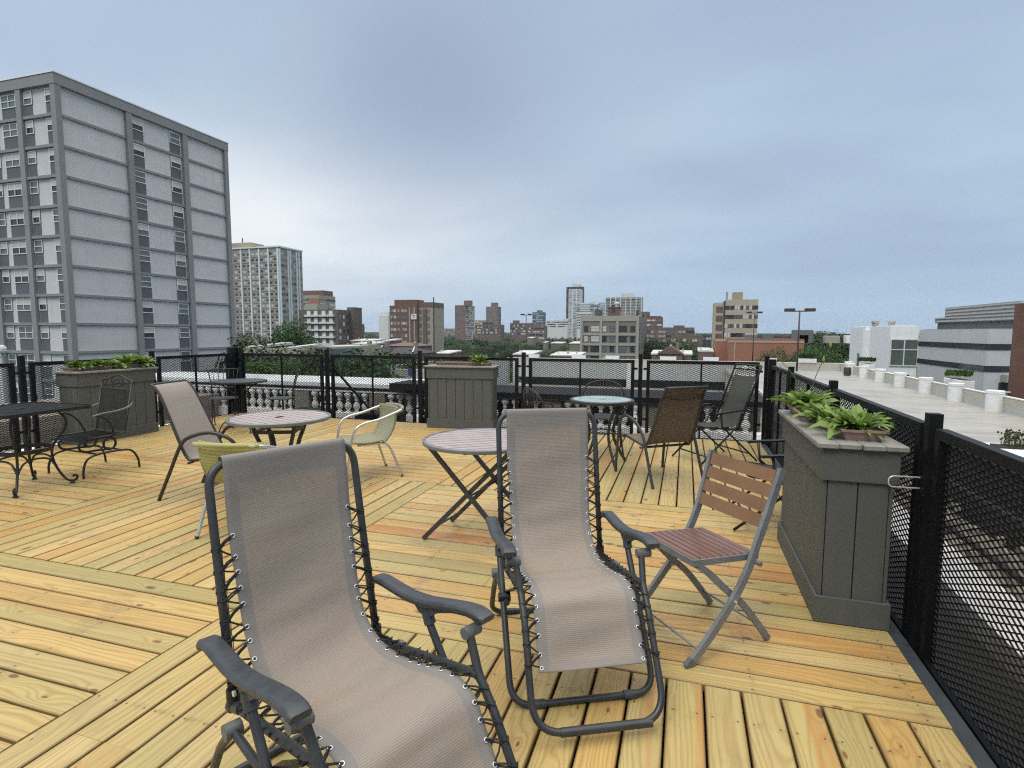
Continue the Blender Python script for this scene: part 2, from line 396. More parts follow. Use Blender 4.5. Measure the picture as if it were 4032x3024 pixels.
def t_city():
    t = NT('city_ground'); g = t.n('ShaderNodeNewGeometry').outputs['Position']; n = t.noise(g, .02, 5, .6); n2 = t.noise(g, .3, 4)
    col = t.mix(t.math('MULTIPLY_ADD', n, 4, -1.6, clamp=True), (.028, .055, .018), (.06, .07, .05)); col = t.mix(t.math('MULTIPLY', n2, .4), col, (.02, .04, .015)); t.base(col, .9)
    t = NT('lake_water'); g = t.n('ShaderNodeNewGeometry').outputs['Position']; t.base(t.mix(t.noise(g, .002, 3), (.04, .09, .10), (.06, .12, .13)), .25)
    t = NT('garage_floor'); g = t.n('ShaderNodeNewGeometry').outputs['Position']
    n = t.noise(t.mapv(g, (.05, .45, 1)), 1., 5, .65); n2 = t.noise(g, .35, 5, .6); n3 = t.noise(t.mapv(g, (.12, 2.2, 1)), 1., 4, .7)
    col = t.mix(t.math('MULTIPLY_ADD', n, 3, -1, clamp=True), (.265, .257, .24), (.375, .368, .35)); col = t.mix(t.math('MULTIPLY_ADD', n2, 4, -2., clamp=True), col, (.215, .20, .175))
    col = t.mix(t.math('MULTIPLY', t.math('MULTIPLY_ADD', n3, 5, -2.5, clamp=True), .5), col, (.46, .455, .44))
    t.base(col, t.math('MULTIPLY_ADD', n, -.7, .8, clamp=True))
    t = NT('garage_wall'); o = t.n('ShaderNodeNewGeometry').outputs['Position']; sp = t.n('ShaderNodeSeparateXYZ'); t.t.links.new(o, sp.inputs[0])
    n = t.noise(t.mapv(o, (.6, .6, 2)), 1., 5, .6); col = t.mix(n, (.37, .36, .31), (.52, .50, .44))
    low = t.math('LESS_THAN', t.math('ADD', sp.outputs[2], t.math('MULTIPLY', n, .1)), -3.42); col = t.mix(t.math('MULTIPLY', low, .7), col, (.42, .47, .50)); t.base(col, .85)
    t = NT('rubble'); g = t.obj(); v = t.n('ShaderNodeTexVoronoi'); t.t.links.new(g, v.inputs['Vector']); v.inputs['Scale'].default_value = 14.; n = t.noise(g, 5, 5, .7)
    col = t.mix(t.math('MULTIPLY_ADD', n, 3.5, -1.3, clamp=True), (.06, .055, .05), (.40, .385, .35)); col = t.mix(t.math('MULTIPLY', v.outputs['Distance'], 1.4, clamp=True), col, (.22, .20, .17)); t.base(col, .9); t.bump(n, .8, .05)
    t = NT('old_brick'); g = t.obj(); b = t.n('ShaderNodeTexBrick'); t.t.links.new(t.mapv(g, (1, 1, 1), (0, 0, 0), (R(90), 0, 0)), b.inputs['Vector'])
    for k, v_ in (('Scale', 4.5), ('Color1', (.30, .27, .22, 1)), ('Color2', (.20, .17, .14, 1)), ('Mortar', (.36, .34, .30, 1)), ('Mortar Size', .02)): b.inputs[k].default_value = v_
    n = t.noise(g, 4, 5, .7); t.base(t.mix(t.math('MULTIPLY', n, .55), b.outputs[0], (.12, .11, .10)), .9)
    t = NT('dark_slab'); g = t.obj(); n = t.noise(g, 3, 4); t.base(t.mix(n, (.004, .005, .007), (.02, .022, .026)), .8, 0, .2)
    t = NT('slate_plinth'); g = t.obj(); n = t.noise(g, 6, 5, .7); t.base(t.mix(n, (.015, .018, .022), (.07, .08, .095)), .6)
t_city()

def wallmat(name, c, brick=0, var=.12, scale=.6, rough=.85):
    t = NT(name); o = t.obj(); n = t.noise(t.mapv(o, (1, 1, 2.5)), scale, 4, .6); n2 = t.noise(o, 4, 3)
    col = t.mix(n, tuple(x * (1 - var) for x in c), tuple(min(1, x * (1 + var)) for x in c)); col = t.mix(t.math('MULTIPLY', n2, .2), col, tuple(x * .8 for x in c))
    st = t.noise(t.mapv(o, (2.2, 2.2, .12)), 1., 3, .6); col = t.mix(t.math('MULTIPLY', t.math('MULTIPLY_ADD', st, 4, -2., clamp=True), .3), col, tuple(x * .72 for x in c)); t.base(col, rough); return t.m
for nm, c in (('w_greybrick', (.58, .58, .60)), ('w_greyframe', (.25, .255, .27)), ('w_spandrel', (.11, .125, .145)), ('w_towerwall', (.30, .28, .255)), ('w_fin', (.62, .68, .71)), ('w_tanpent', (.36, .29, .21)),
              ('w_redbrown', (.15, .085, .068)), ('w_darkbrown', (.115, .095, .08)), ('w_tan', (.33, .30, .25)), ('w_white', (.62, .63, .63)), ('w_brown', (.14, .10, .085)), ('w_charcoal', (.05, .055, .065)),
              ('w_slateglass', (.10, .135, .155)), ('w_stone', (.34, .33, .285)), ('w_stonedark', (.20, .185, .16)), ('w_cream', (.42, .38, .29)), ('w_brickred', (.32, .145, .095)), ('w_brickband', (.42, .33, .27)),
              ('w_whitepanel', (.78, .81, .84)), ('w_greypanel', (.48, .50, .52)), ('w_greydark', (.13, .14, .15)), ('w_blueglass', (.30, .40, .46)), ('w_mauve', (.17, .12, .11)), ('roof_dark', (.045, .042, .048)), ('roof_white', (.50, .52, .54)), ('roof_grey', (.25, .25, .25))):
    wallmat(nm, c)
def t_corr():
    t = NT('w_corrugated'); o = t.n('ShaderNodeNewGeometry').outputs['Position']; s_ = t.n('ShaderNodeSeparateXYZ'); t.t.links.new(o, s_.inputs[0])
    w = t.math('MULTIPLY_ADD', t.math('SINE', t.math('MULTIPLY', s_.outputs[2], 16.)), .5, .5); t.base(t.mix(w, (.24, .25, .255), (.38, .39, .39)), .4, .2); t.bump(w, .8, .2)
    for nm, c1, c2, r_ in (('glass_dark', (.012, .016, .02), (.05, .06, .07), .08), ('glass_mid', (.09, .11, .125), (.17, .19, .2), .12), ('blind', (.42, .43, .42), (.6, .6, .58), .6), ('glass_green', (.06, .085, .08), (.12, .15, .14), .08)):
        t = NT(nm); n = t.noise(t.obj(), 1.1, 3); t.base(t.mix(n, c1, c2), r_)
t_corr()
t = NT('lamp_glow'); t.b.inputs['Emission Color'].default_value = (1, .62, .15, 1); t.b.inputs['Emission Strength'].default_value = 6; t.base((.8, .5, .2), .5)
simple('sign_blue', (.06, .10, .30), .4)
simple('green_cloth', (.03, .17, .11), .6)

# ================================================================== DECK
def deck():
    mb = MB(); rr = random.Random(11)
    def board(x0, x1, y0, y1, along):
        L0, L1 = (x0, x1) if along == 'X' else (y0, y1); c = ((y0 + y1) if along == 'X' else (x0 + x1)) / 2; hw = abs((y1 - y0) if along == 'X' else (x1 - x0)) / 2
        b = .0035; dz = rr.uniform(-.0012, .0012); rn, r2 = rr.random(), rr.random()
        prof = [(-hw, -.034), (-hw, -b), (-hw + b, 0), (hw - b, 0), (hw, -b), (hw, -.034)]
        vs = []; co = []; bi = []
        n = 2
        for i in range(n):
            L = L0 + (L1 - L0) * i / (n - 1)
            for (a, z) in prof:
                vs.append((L, c + a, z + dz) if along == 'X' else (c - a, L, z + dz)); co.append((L, a, z)); bi.append((rn, L + rn * .0, r2))
        m = len(prof); fs = []
        for i in range(n - 1):
            for j in range(m): k = (j + 1) % m; fs.append((i * m + j, (i + 1) * m + j, (i + 1) * m + k, i * m + k))
        fs += [tuple(range(m)), tuple(range(n * m - 1, (n - 1) * m - 1, -1))]
        mb.add(vs, fs, 0, bco=co, bid=bi)
    def block(x0, x1, y0, y1, along, w=.1434):
        a0, a1 = (y0, y1) if along == 'X' else (x0, x1); n = round((a1 - a0) / w); w = (a1 - a0) / n
        for i in range(n):
            g = .0034 + rr.random() * .0024; p, q = a0 + i * w + g, a0 + (i + 1) * w - g
            s0, s1 = (x0, x1) if along == 'X' else (y0, y1); s0 += .003; s1 -= .003
            cuts = [s0, s1]
            if s1 - s0 > 2.8 and rr.random() < .55: cuts = [s0, s0 + (s1 - s0) * rr.choice([.36, .5, .68, .75]), s1]
            for k in range(len(cuts) - 1):
                u, v = cuts[k] + (.001 if k else 0), cuts[k + 1] - (.001 if k < len(cuts) - 2 else 0)
                if along == 'X': board(u, v, p, q, 'X')
                else: board(p, q, u, v, 'Y')
    block(-2.222, .99, -1.6, 2.329, 'Y'); block(-2.222, .99, 2.329, 4.768, 'X'); block(-2.222, .99, 4.768, 7.98, 'Y')
    block(-4.85, -2.222, -1.2, 2.402, 'X'); block(-4.85, -2.222, 2.402, 4.82, 'Y'); block(-4.85, -2.222, 4.82, 7.98, 'X')
    block(-7.58, -4.85, -1.2, 2.402, 'Y'); block(-7.58, -4.85, 2.402, 4.82, 'X'); block(-7.58, -4.85, 4.82, 7.98, 'Y')
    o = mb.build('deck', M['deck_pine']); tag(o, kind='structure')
    s = MB().box(-7.56, .97, -1.5, 7.96, -.30, -.075).build('deck_underside', M['dark_slab']); tag(s, kind='structure')
deck()

# ================================================================== FENCES
def mesh_infill(w, h, parent, loc=None, rz=0., cw=.065, ch=.014):
    """expanded metal: a sheet of slanted strands, real geometry, local X = run"""
    nx = int(round(w / cw)); cw = w / nx; nz = int(round(h / ch)); ch = h / nz; V = []; Fc = []
    t, d = .0031, .0022
    for j in range(nz):
        z0, z1 = j * ch, (j + 1) * ch
        for i in range(nx * 2):
            x0, x1 = i * cw / 2, (i + 1) * cw / 2; up = (i + j) % 2 == 0
            a, b = (z0, z1) if up else (z1, z0); k = len(V)
            V += [(x0, -d, a - t), (x0, -d, a + t), (x1, -d, b + t), (x1, -d, b - t), (x0, d, a - t), (x0, d, a + t), (x1, d, b + t), (x1, d, b - t)]
            Fc += [(k, k + 3, k + 2, k + 1), (k + 4, k + 5, k + 6, k + 7), (k + 1, k + 2, k + 6, k + 5), (k, k + 4, k + 7, k + 3)]
    me = bpy.data.meshes.new('mesh_infill'); me.from_pydata(V, [], Fc); me.materials.append(M['fence_black'])
    o = bpy.data.objects.new('mesh_infill', me); C.objects.link(o); o.parent = parent
    if loc: o.location = loc
    return o
def fence(name, P0, rz, posts, label, brace=(), skip=(), low=-.06, zt=1.06, pt=1.145):
    root = empty(name, (*P0, 0), rz, label, 'fence')
    for i, x in enumerate(posts):
        r = .027 if i else .045
        MB().box(x - r, x + r, -r, r, -.32, pt if i else pt + .015).build('post', M['fence_black'], root)
    cache = {}
    for i in range(len(posts) - 1):
        x0, x1 = posts[i] + .085, posts[i + 1] - .085
        if i in skip: x0, x1 = posts[i], posts[i + 1]
        w = round(x1 - x0, 2); key = (w,)
        if key in cache and i not in brace:
            p = cache[key].copy(); C.objects.link(p); p.parent = root; p.location.x = x0
            for ch in cache[key].children: q = ch.copy(); C.objects.link(q); q.parent = p
            continue
        m = MB(); s = .022
        m.box(0, w, -s, s, zt - .045, zt); m.box(0, w, -s, s, low, low + .045)
        m.box(0, .045, -s, s, low + .045, zt - .045); m.box(w - .045, w, -s, s, low + .045, zt - .045)
        m.box(w / 2 - .011, w / 2 + .011, -.012, .012, low + .045, zt - .045)
        for zz in (.92, .2): m.box(-.045, 0, -.008, .008, zz, zz + .03); m.box(w, w + .045, -.008, .008, zz, zz + .03)
        p = m.build('panel', M['fence_black'], root, loc=(x0, 0, 0)); cache[key] = p
        mesh_infill(w - .09, zt - low - .09, p, (.045, .006, low + .045))
        if i in brace: MB().bar([(.05, .03, .80), (w * .55, .03, -.0)], .03, .03).build('brace', M['fence_black'], p)
    return root
fx = [-7.66, -5.80, -4.06, -2.33, -.60, 1.045]
fence('far_fence', (-7.66, 8.12), 0, [x + 7.66 for x in fx], 'black steel fence with diamond mesh panels along the far end of the deck', brace=(1,))
ly = [0, 1.70, 3.42, 5.1, 6.8]
fence('side_fence', (-7.68, 8.06), R(-90), [.0 + .06, 1.62, 3.36, 5.10, 6.8], 'black steel mesh fence along the left edge of the deck behind the long planter')
ry = [.0, 1.62, 3.25, 5.02, 6.75, 8.5]
fence('side_fence', (1.09, 8.06), R(-90), [.08, 1.47, 3.27, 5.09, 6.9, 8.7], 'black steel mesh fence running from the near right corner to the far right post', zt=1.035, pt=1.092)

# ================================================================== FURNITURE: reclining lounge chair with bungee laced sling
LW = .246; AW = .292
def lounge():
    root = empty('reclining_chair')
    P = lambda l, f, z: Vector((l, -f, z)); r = .0132; g = M['tube_grey']
    bt, bb, sj, kn, mb_, fl, rl, uc = (-.72, 1.051), (-.574, .365), (-.048, .450), (-.107, .553), (-.349, .505), (-.005, .0145), (-.737, .0145), (.200, .046)
    # backrest hoop
    path = [P(-LW, bb[0] - .005, bb[1] - .02), P(-LW, -.659, .735), P(-LW, *bt), P(LW, *bt), P(LW, -.659, .735), P(LW, bb[0] - .005, bb[1] - .02)]
    MB().tube(fillet(path, [0, .4, .08, .08, .4, 0], 9), r, 12).build('back_frame', g, root, True)
    for s in (-1, 1):
        m = MB().tube([P(s * LW, bb[0] - .01, bb[1] - .015), P(s * LW, *sj)], r, 12); m.tube([P(s * LW, bb[0] - .035, bb[1] - .03), P(s * LW, bb[0] + .05, bb[1] + .0)], r * 1.35, 10)
        m.build('seat_rail', g, root, 50)
        MB().tube([P(s * LW, bb[0] - .012, bb[1] + .035), P(s * LW, bb[0] - .008, bb[1] - .03)], r * 1.5, 10).build('hinge_joint', M['tube_black'], root, 50)
    # footrest loop from arm knuckle down
    path = [P(-LW - .016, *kn), P(-LW - .004, sj[0] - .005, sj[1]), P(-LW, .02, .36), P(-LW, *uc), P(LW, *uc), P(LW, .02, .36), P(LW + .004, sj[0] - .005, sj[1]), P(LW + .016, *kn)]
    fo = MB().tube(fillet(path, [0, .1, .3, .115, .115, .3, .1, 0], 9), r, 12); fo.build('footrest_frame', g, root, 50)
    MB().tube([P(-.15, *uc), P(.19, *uc)], r * 1.22, 12).build('foot_bar_sleeve', g, root, 50)
    # front leg loop (touches the deck) and rear leg loop
    path = [P(-AW, *mb_), P(-AW, fl[0], fl[1]), P(AW, fl[0], fl[1]), P(AW, *mb_)]
    fr = MB().tube(fillet(path, .09, 9), r, 12).build('front_leg', g, root, 50)
    for s in (-1, 1): MB().tube([P(s * .185 - .025, *fl), P(s * .185 + .025, *fl)], r * 1.35, 12).build('foot_clip', M['plastic_grey'], fr, 50)
    path = [P(-AW + .012, -.50, .325), P(-AW + .012, -.60, .235), P(-AW + .012, *rl), P(AW - .012, *rl), P(AW - .012, -.60, .235), P(AW - .012, -.50, .325)]
    rr = MB().tube(fillet(path, [0, .4, .09, .09, .4, 0], 9), r, 12).build('rear_leg', g, root, 50)
    for s in (-1, 1): MB().tube([P(s * .185 - .03, *rl), P(s * .185 + .03, *rl)], r * 1.2, 12).build('foot_clip', g, rr, 50)
    for s in (-1, 1):
        MB().tube(spline([P(s * (AW - .012), -.20, .335), P(s * (AW - .012), -.35, .32), P(s * (AW - .012), -.50, .33)], 5), r * .95, 10).build('link_bar', g, root, 50)
        MB().tube([P(s * (AW - .035), -.505, .33), P(s * (AW + .012), -.505, .33)], .023, 12).build('knuckle', M['plastic_joint'], root, 50)
        m = MB().tube([P(s * (AW - .03), -.232, .345), P(s * (AW + .02), -.232, .345)], .019, 12); m.bar([P(s * (LW + .012), -.1, .445), P(s * (LW + .02), -.25, .36)], .028, .006); m.build('pivot', M['tube_black'], root, 50)
        # armrest
        A = [(-.665, .522), (-.645, .542), (-.60, .552), (-.52, .549), (-.43, .547), (-.33, .560), (-.23, .584), (-.14, .603), (-.085, .606), (-.055, .600)]
        pth = spline([P(s * AW, a, b) for a, b in A], 4); n = len(pth)
        sc = [min(1, .80 + .5 * (1 - abs(2 * i / (n - 1) - 1)) + .12 * (i / (n - 1))) for i in range(n)]
        pr = [(-.029, -.006), (-.024, -.012), (.024, -.012), (.029, -.006), (.029, .004), (.0235, .0105), (.019, .0125), (-.019, .0125), (-.0235, .0105), (-.029, .004)]
        arm = MB().sweep(pth, pr, up=(0, 0, 1), scale=sc).build('armrest', M['plastic_grey'], root, 40)
        pr2 = [(-.0305, -.002), (.0305, -.002), (.0305, .001), (-.0305, .001)]
        m = MB()
        def fin(u, v):
            f = -.40 + .33 * u; top = float(np.interp(f, [a for a, b in A], [b for a, b in A])) - .010
            dep = float(np.interp(f, [-.40, -.37, -.33, -.28, -.20, -.12, -.09, -.07], [.012, .038, .042, .020, .010, .012, .020, .012]))
            return P(s * AW, f, top - dep * v)
        vs = []; nu = 14
        for i in range(nu + 1):
            for v in (0, 1):
                for sd in (-.012, .012): q = fin(i / nu, v); vs.append(q + Vector((sd, 0, 0)))
        fs = []
        for i in range(nu):
            a = i * 4; b = a + 4; fs += [(a, b, b + 2, a + 2), (a + 1, a + 3, b + 3, b + 1), (a + 2, b + 2, b + 3, a + 3), (a, a + 1, b + 1, b)]
        m.add(vs, fs + [(0, 2, 3, 1), (nu * 4, nu * 4 + 1, nu * 4 + 3, nu * 4 + 2)])
        m.tube([P(s * AW, mb_[0], mb_[1] + .02), P(s * AW, mb_[0] + .018, mb_[1] - .022)], .0195, 12)
        m.build('bracket', M['plastic_joint'] if False else M['plastic_grey'], arm, 40)
        MB().tube([P(s * (LW - .004), *kn), P(s * (AW + .008), kn[0], kn[1])], .0185, 14).build('knuckle', M['plastic_joint'], root, 50)
        MB().tube([P(s * (AW + .021), mb_[0] - .03, mb_[1] + .01), P(s * (AW + .027), mb_[0] - .03, mb_[1] + .01)], .008, 8).build('bolt', M['steel_ring'], arm, 50)
    # sling
    prof = [(-.740, 1.040, 1), (-.737, 1.062, 1), (-.720, 1.0715, 1), (-.7035, 1.063, 1), (-.6985, 1.02, 1), (-.689, .93, 0), (-.674, .83, 0), (-.655, .72, 0), (-.628, .60, 0), (-.59, .50, 0), (-.54, .435, 0), (-.47, .398, 0), (-.38, .392, 0), (-.27, .412, 0), (-.16, .436, 0), (-.08, .440, 0), (-.02, .415, 0), (.012, .365, 0), (.04, .305, 0), (.072, .25, 0), (.104, .212, 0)]
    pts = spline([(a, b, c) for a, b, c in prof], 5); L = [0]
    for i in range(1, len(pts)): L.append(L[-1] + math.hypot(pts[i].x - pts[i - 1].x, pts[i].y - pts[i - 1].y))
    n = len(pts) - 1; sw = .2075; rr_ = random.Random(5)
    def shape(i, w):
        p = pts[i]; s_ = L[i]; lat = (w * 2 - 1) * sw * (1 - .05 * max(0, math.sin(min(1, max(0, (s_ - .35) / .6)) * PI)))
        q0 = min(1, max(0, (s_ - .06) / .2)); sag = -.010 * (1 - (2 * w - 1) ** 2) * q0 + q0 * .0035 * math.sin(s_ * 46 + w * 3) * math.sin(w * PI) * (1 if s_ > .55 else .25) + q0 * .003 * math.sin(s_ * 19 + 5 * w)
        a, b = pts[max(0, i - 1)], pts[min(n, i + 1)]; t = Vector((b.x - a.x, b.y - a.y)).normalized(); nx, nz = -t.y, t.x
        return P(lat, p.x - nx * -sag, p.y - nz * -sag)
    vs = []; at = []; nv = 24
    for i in range(n + 1):
        for j in range(nv + 1): vs.append(shape(i, j / nv)); at.append(((j / nv * 2 - 1) * sw, L[i], 1. if L[i] < .155 else (0.6 if L[i] > L[-1] - .03 else 0.)))
    fs = [(i * (nv + 1) + j, i * (nv + 1) + j + 1, (i + 1) * (nv + 1) + j + 1, (i + 1) * (nv + 1) + j) for i in range(n) for j in range(nv)]
    sl = MB().add(vs, fs, 0, fab=at).build('sling', M['sling_taupe'], root, True, solid=.0016)
    # eyelets and cords
    ring = [Vector((.0060 * math.cos(a), .0060 * math.sin(a), 0)) for a in [2 * PI * k / 12 for k in range(12)]]
    ey = None
    for s in (-1, 1):
        w = .5 + s * .5 * (.196 / sw); E = []; Fm = []
        S0, S1 = .30, L[-1] - .012; N = 23; cord = MB()
        for k in range(N):
            s_ = S0 + (S1 - S0) * k / (N - 1); i = min(range(n + 1), key=lambda q: abs(L[q] - s_)); q = shape(i, w)
            a, b = shape(max(0, i - 1), w), shape(min(n, i + 1), w); nrm = (b - a).normalized().cross(Vector((1, 0, 0))).normalized()
            q = q + nrm * .0022; E.append(q)
            if ey is None: ey = MB().tube(ring, .0018, 6, True).build('eyelet', M['steel_ring'], sl, True); e = ey
            else: e = ey.copy(); C.objects.link(e)
            e.location = q; e.rotation_euler = Vector((0, 0, 1)).rotation_difference(nrm).to_euler()
        fp = fillet([P(s * LW, -.705, 1.0), P(s * LW, -.659, .735), P(s * LW, *bb), P(s * LW, *sj), P(s * LW, .02, .36), P(s * LW, .17, .125)], .03, 4)
        dense = []
        for i in range(len(fp) - 1):
            for k in range(12): dense.append(fp[i].lerp(fp[i + 1], k / 12))
        last = None
        for k in range(N - 1):
            mid = (E[k] + E[k + 1]) / 2 + Vector((0, 0, -.006)); t = min(dense, key=lambda q: (q - mid).length); Fm.append(t)
        o = Vector((0, 0, .0045)); out = Vector((s * .014, 0, 0))
        for k in range(N - 1):
            for dd in (-1, 1):
                cord.tube([E[k] + o * dd * .6, E[k].lerp(Fm[k], .5) + o * dd * .8 + Vector((0, 0, rr_.uniform(-.003, .003))), Fm[k] + Vector((0, -.013, 0)) + o * dd, Fm[k] + out + o * dd], .0030, 5)
            cord.tube([Fm[k] + out, Fm[k] + Vector((0, .0135, 0)), Fm[k].lerp(E[k + 1], .5) + Vector((0, .004, 0)), E[k + 1] + Vector((0, .004, 0))], .0031, 5)
            if k: cord.tube([Fm[k - 1] + Vector((-s * .013, -.008, 0)), (Fm[k - 1] + Fm[k]) / 2 + Vector((-s * .010, -.012, -.004)), Fm[k] + Vector((-s * .013, -.008, 0))], .0014, 4)
        cord.build('bungee_cord', M['cord'], root, True)
    return root
c1 = lounge(); c1.location = (-.615, 1.217, 0); c1.rotation_euler = (0, 0, R(64.15))
tag(c1, 'taupe mesh reclining lounge chair nearest the viewer, cut off by the bottom edge', 'lounge chair', 'taupe reclining lounge chairs')
dup(c1, (-.334, 2.064, 0), R(26.49), 'taupe mesh reclining lounge chair standing between the round slatted table and the wooden folding chair', 'taupe reclining lounge chairs')

# ------------------------------------------------------------------ wooden folding chair
def folding():
    root = empty('folding_chair', (.107, 2.77, 0), R(-50), 'folding chair with tan slatted back, red brown slatted seat and grey metal legs', 'folding chair')
    P = lambda l, f, z: Vector((l, -f, z)); g = M['alu_grey']
    for s in (-1, 1):
        MB().bar(spline([P(s * .222, .243, .012), P(s * .222, .15, .105), P(s * .222, .06, .205), P(s * .218, -.02, .30), P(s * .212, -.085, .40), P(s * .208, -.14, .52), P(s * .212, -.185, .64), P(s * .222, -.247, .835)], 6), .034, .020, up=(1, 0, 0)).build('back_leg', g, root, 40)
        MB().bar([P(s * .222, .262, .0), P(s * .222, .232, .03)], .038, .022, up=(1, 0, 0)).build('foot_cap', M['plastic_joint'], root)
        MB().bar(spline([P(s * .19, -.243, .008), P(s * .19, -.17, .10), P(s * .19, -.07, .215), P(s * .19, .03, .30), P(s * .182, .12, .385), P(s * .176, .185, .432)], 6), .030, .018, up=(1, 0, 0)).build('front_leg', g, root, 40)
        MB().bar([P(s * .183, .205, .446), P(s * .183, -.165, .424)], .008, .028, up=(0, 0, 1)).build('seat_rail', M['alu_grey'], root, 40); MB().tube([P(s * .18, -.12, .412), P(s * .245, -.12, .412)], .011, 8).build('pivot_pin', M['plastic_joint'], root, 40); MB().tube([P(s * .19, .008, .255), P(s * .237, .008, .255)], .006, 8).build('rivet', M['steel_ring'], root, 40)
    m = MB(); m.bar([P(-.183, .208, .444), P(.183, .208, .444)], .006, .03, up=(0, 0, 1)); m.build('seat_front_bar', g, root)
    for k in range(9):
        f = .184 - k * .0408; z = .452 - k * .0023
        MB().bbox(-.176, .176, -f - .0150, -f + .0150, z - .006, z + .008, .003).build('seat_slat', M['slat_redbrown'], root)
    for k in range(4):
        z = .796 - k * .068; f = float(np.interp(z, [.52, .64, .835], [-.14, -.185, -.247])) + .004; q = MB()
        q.bar([P(0, f + .010, z - .0285), P(0, f - .008, z + .0285)], .405, .012, up=(0, 1, 0)); q.build('back_slat', M['slat_tan'], root)
    for l, f, z in ((.222, .19, .06), (.19, -.18, .09)): MB().tube([P(-l, f, z), P(l, f, z)], .0055, 8).build('stretcher', g, root, True)
folding()

# ------------------------------------------------------------------ stacking sling chairs
def stack_chair(name, loc, rz, label, fabm, tubem, T, seam=False):
    root = empty(name, loc, rz, label, 'patio chair')
    P = lambda l, f, z: Vector((l, -f, z)); w = T['w']
    for s in (-1, 1):
        path = spline([P(s * w, *q) for q in T['side']], 6)
        MB().sweep(path, [(a * T.get('tw', .016), b * .012) for a, b in [(math.cos(2 * PI * k / 10), math.sin(2 * PI * k / 10)) for k in range(10)]], up=(1, 0, 0)).build('side_frame', tubem, root, True)
    wi = w - .035
    sp = T['seat']; path = [P(-wi, *q) for q in sp]
    full = spline(path, 5)
    fr = MB(); [fr.tube(spline([P(s * (wi - T.get('taper', 0) * max(0, q[1] - .4)), *q) for q in sp], 5), .0125, 8) for s in (-1, 1)]
    tp = wi - T.get('taper', 0) * max(0, sp[-1][1] - .4)
    fr.tube([P(-tp, *sp[-1]), P(tp, *sp[-1])], .0125, 8); fr.tube([P(-wi, *sp[0]), P(wi, *sp[0])], .0125, 8)
    k = len(sp) // 2; fr.tube([P(-w, T['cb'][0], T['cb'][1]), P(w, T['cb'][0], T['cb'][1])], .012, 8)
    for s in (-1, 1): fr.tube([P(s * wi, sp[1][0], sp[1][1] - .005), P(s * w, sp[1][0] + .02, sp[1][1] - .005)], .012, 8)
    fr.build('seat_frame', tubem, root, True)
    pts = spline([(q[0], q[1], 0) for q in sp], 6); L = [0]
    for i in range(1, len(pts)): L.append(L[-1] + (pts[i] - pts[i - 1]).length)
    vs = []; at = []; nv = 12; n = len(pts) - 1
    for i in range(n + 1):
        a, b = pts[max(0, i - 1)], pts[min(n, i + 1)]; t = (b - a).normalized(); ww = wi - T.get('taper', 0) * max(0, pts[i].y - .4) + .006
        for j in range(nv + 1):
            x = j / nv * 2 - 1; sag = .014 * (1 - x * x) * min(1, min(L[i], L[-1] - L[i]) * 8)
            vs.append(P(x * ww, pts[i].x + t.y * sag * 1., pts[i].y - t.x * -sag * -1.)); at.append((x * ww, L[i], 0))
    fs = [(i * (nv + 1) + j, i * (nv + 1) + j + 1, (i + 1) * (nv + 1) + j + 1, (i + 1) * (nv + 1) + j) for i in range(n) for j in range(nv)]
    sl = MB().add(vs, fs, 0, fab=at).build('sling', fabm, root, True, solid=.003)
    if seam:
        zs = [.86 - .035 * (1 - (x * 2 - 1) ** 2) for x in [i / 10 for i in range(11)]]
        pth = []
        for i in range(11):
            x = i / 10 * 2 - 1; z = .865 - .035 * (1 - x * x); f = float(np.interp(z, [q[1] for q in sp[-4:]], [q[0] for q in sp[-4:]])) - .012
            pth.append(P(x * (tp + .0), f, z))
        MB().tube(pth, .006, 6).build('seam_piping', M['tube_brown'], sl, True)
    return root
SC = dict(w=.285, side=[(.33, .0), (.315, .20), (.29, .42), (.255, .555), (.17, .615), (.03, .60), (-.10, .54), (-.19, .44), (-.28, .22), (-.37, .0)],
          seat=[(.25, .385), (.22, .405), (.05, .385), (-.12, .365), (-.19, .385), (-.24, .47), (-.33, .70), (-.40, .88), (-.445, .945), (-.46, .95)], cb=(-.13, .345), taper=.06)
stack_chair('sling_chair', (-.235, 5.719, 0), R(216), 'brown mesh sling chair with curved grey arms, seen from behind, facing the glass topped table', M['sling_brown'], M['tube_grey'], dict(SC, tw=.018), True)
SL = dict(w=.285, side=[(.36, .0), (.34, .20), (.325, .40), (.29, .515), (.20, .575), (.06, .60), (-.10, .56), (-.19, .49), (-.30, .26), (-.42, .0)],
          seat=[(.25, .385), (.22, .41), (.06, .385), (-.10, .352), (-.155, .362), (-.21, .45), (-.31, .68), (-.40, .88), (-.455, .965), (-.49, .99)], cb=(-.13, .335), taper=.06)
stack_chair('sling_chair', (-3.925, 3.943, 0), R(101), 'light grey sling chair with high sloping back and dark brown frame beside the slatted table', M['sling_light'], M['tube_brown'], dict(SL, tw=.016))

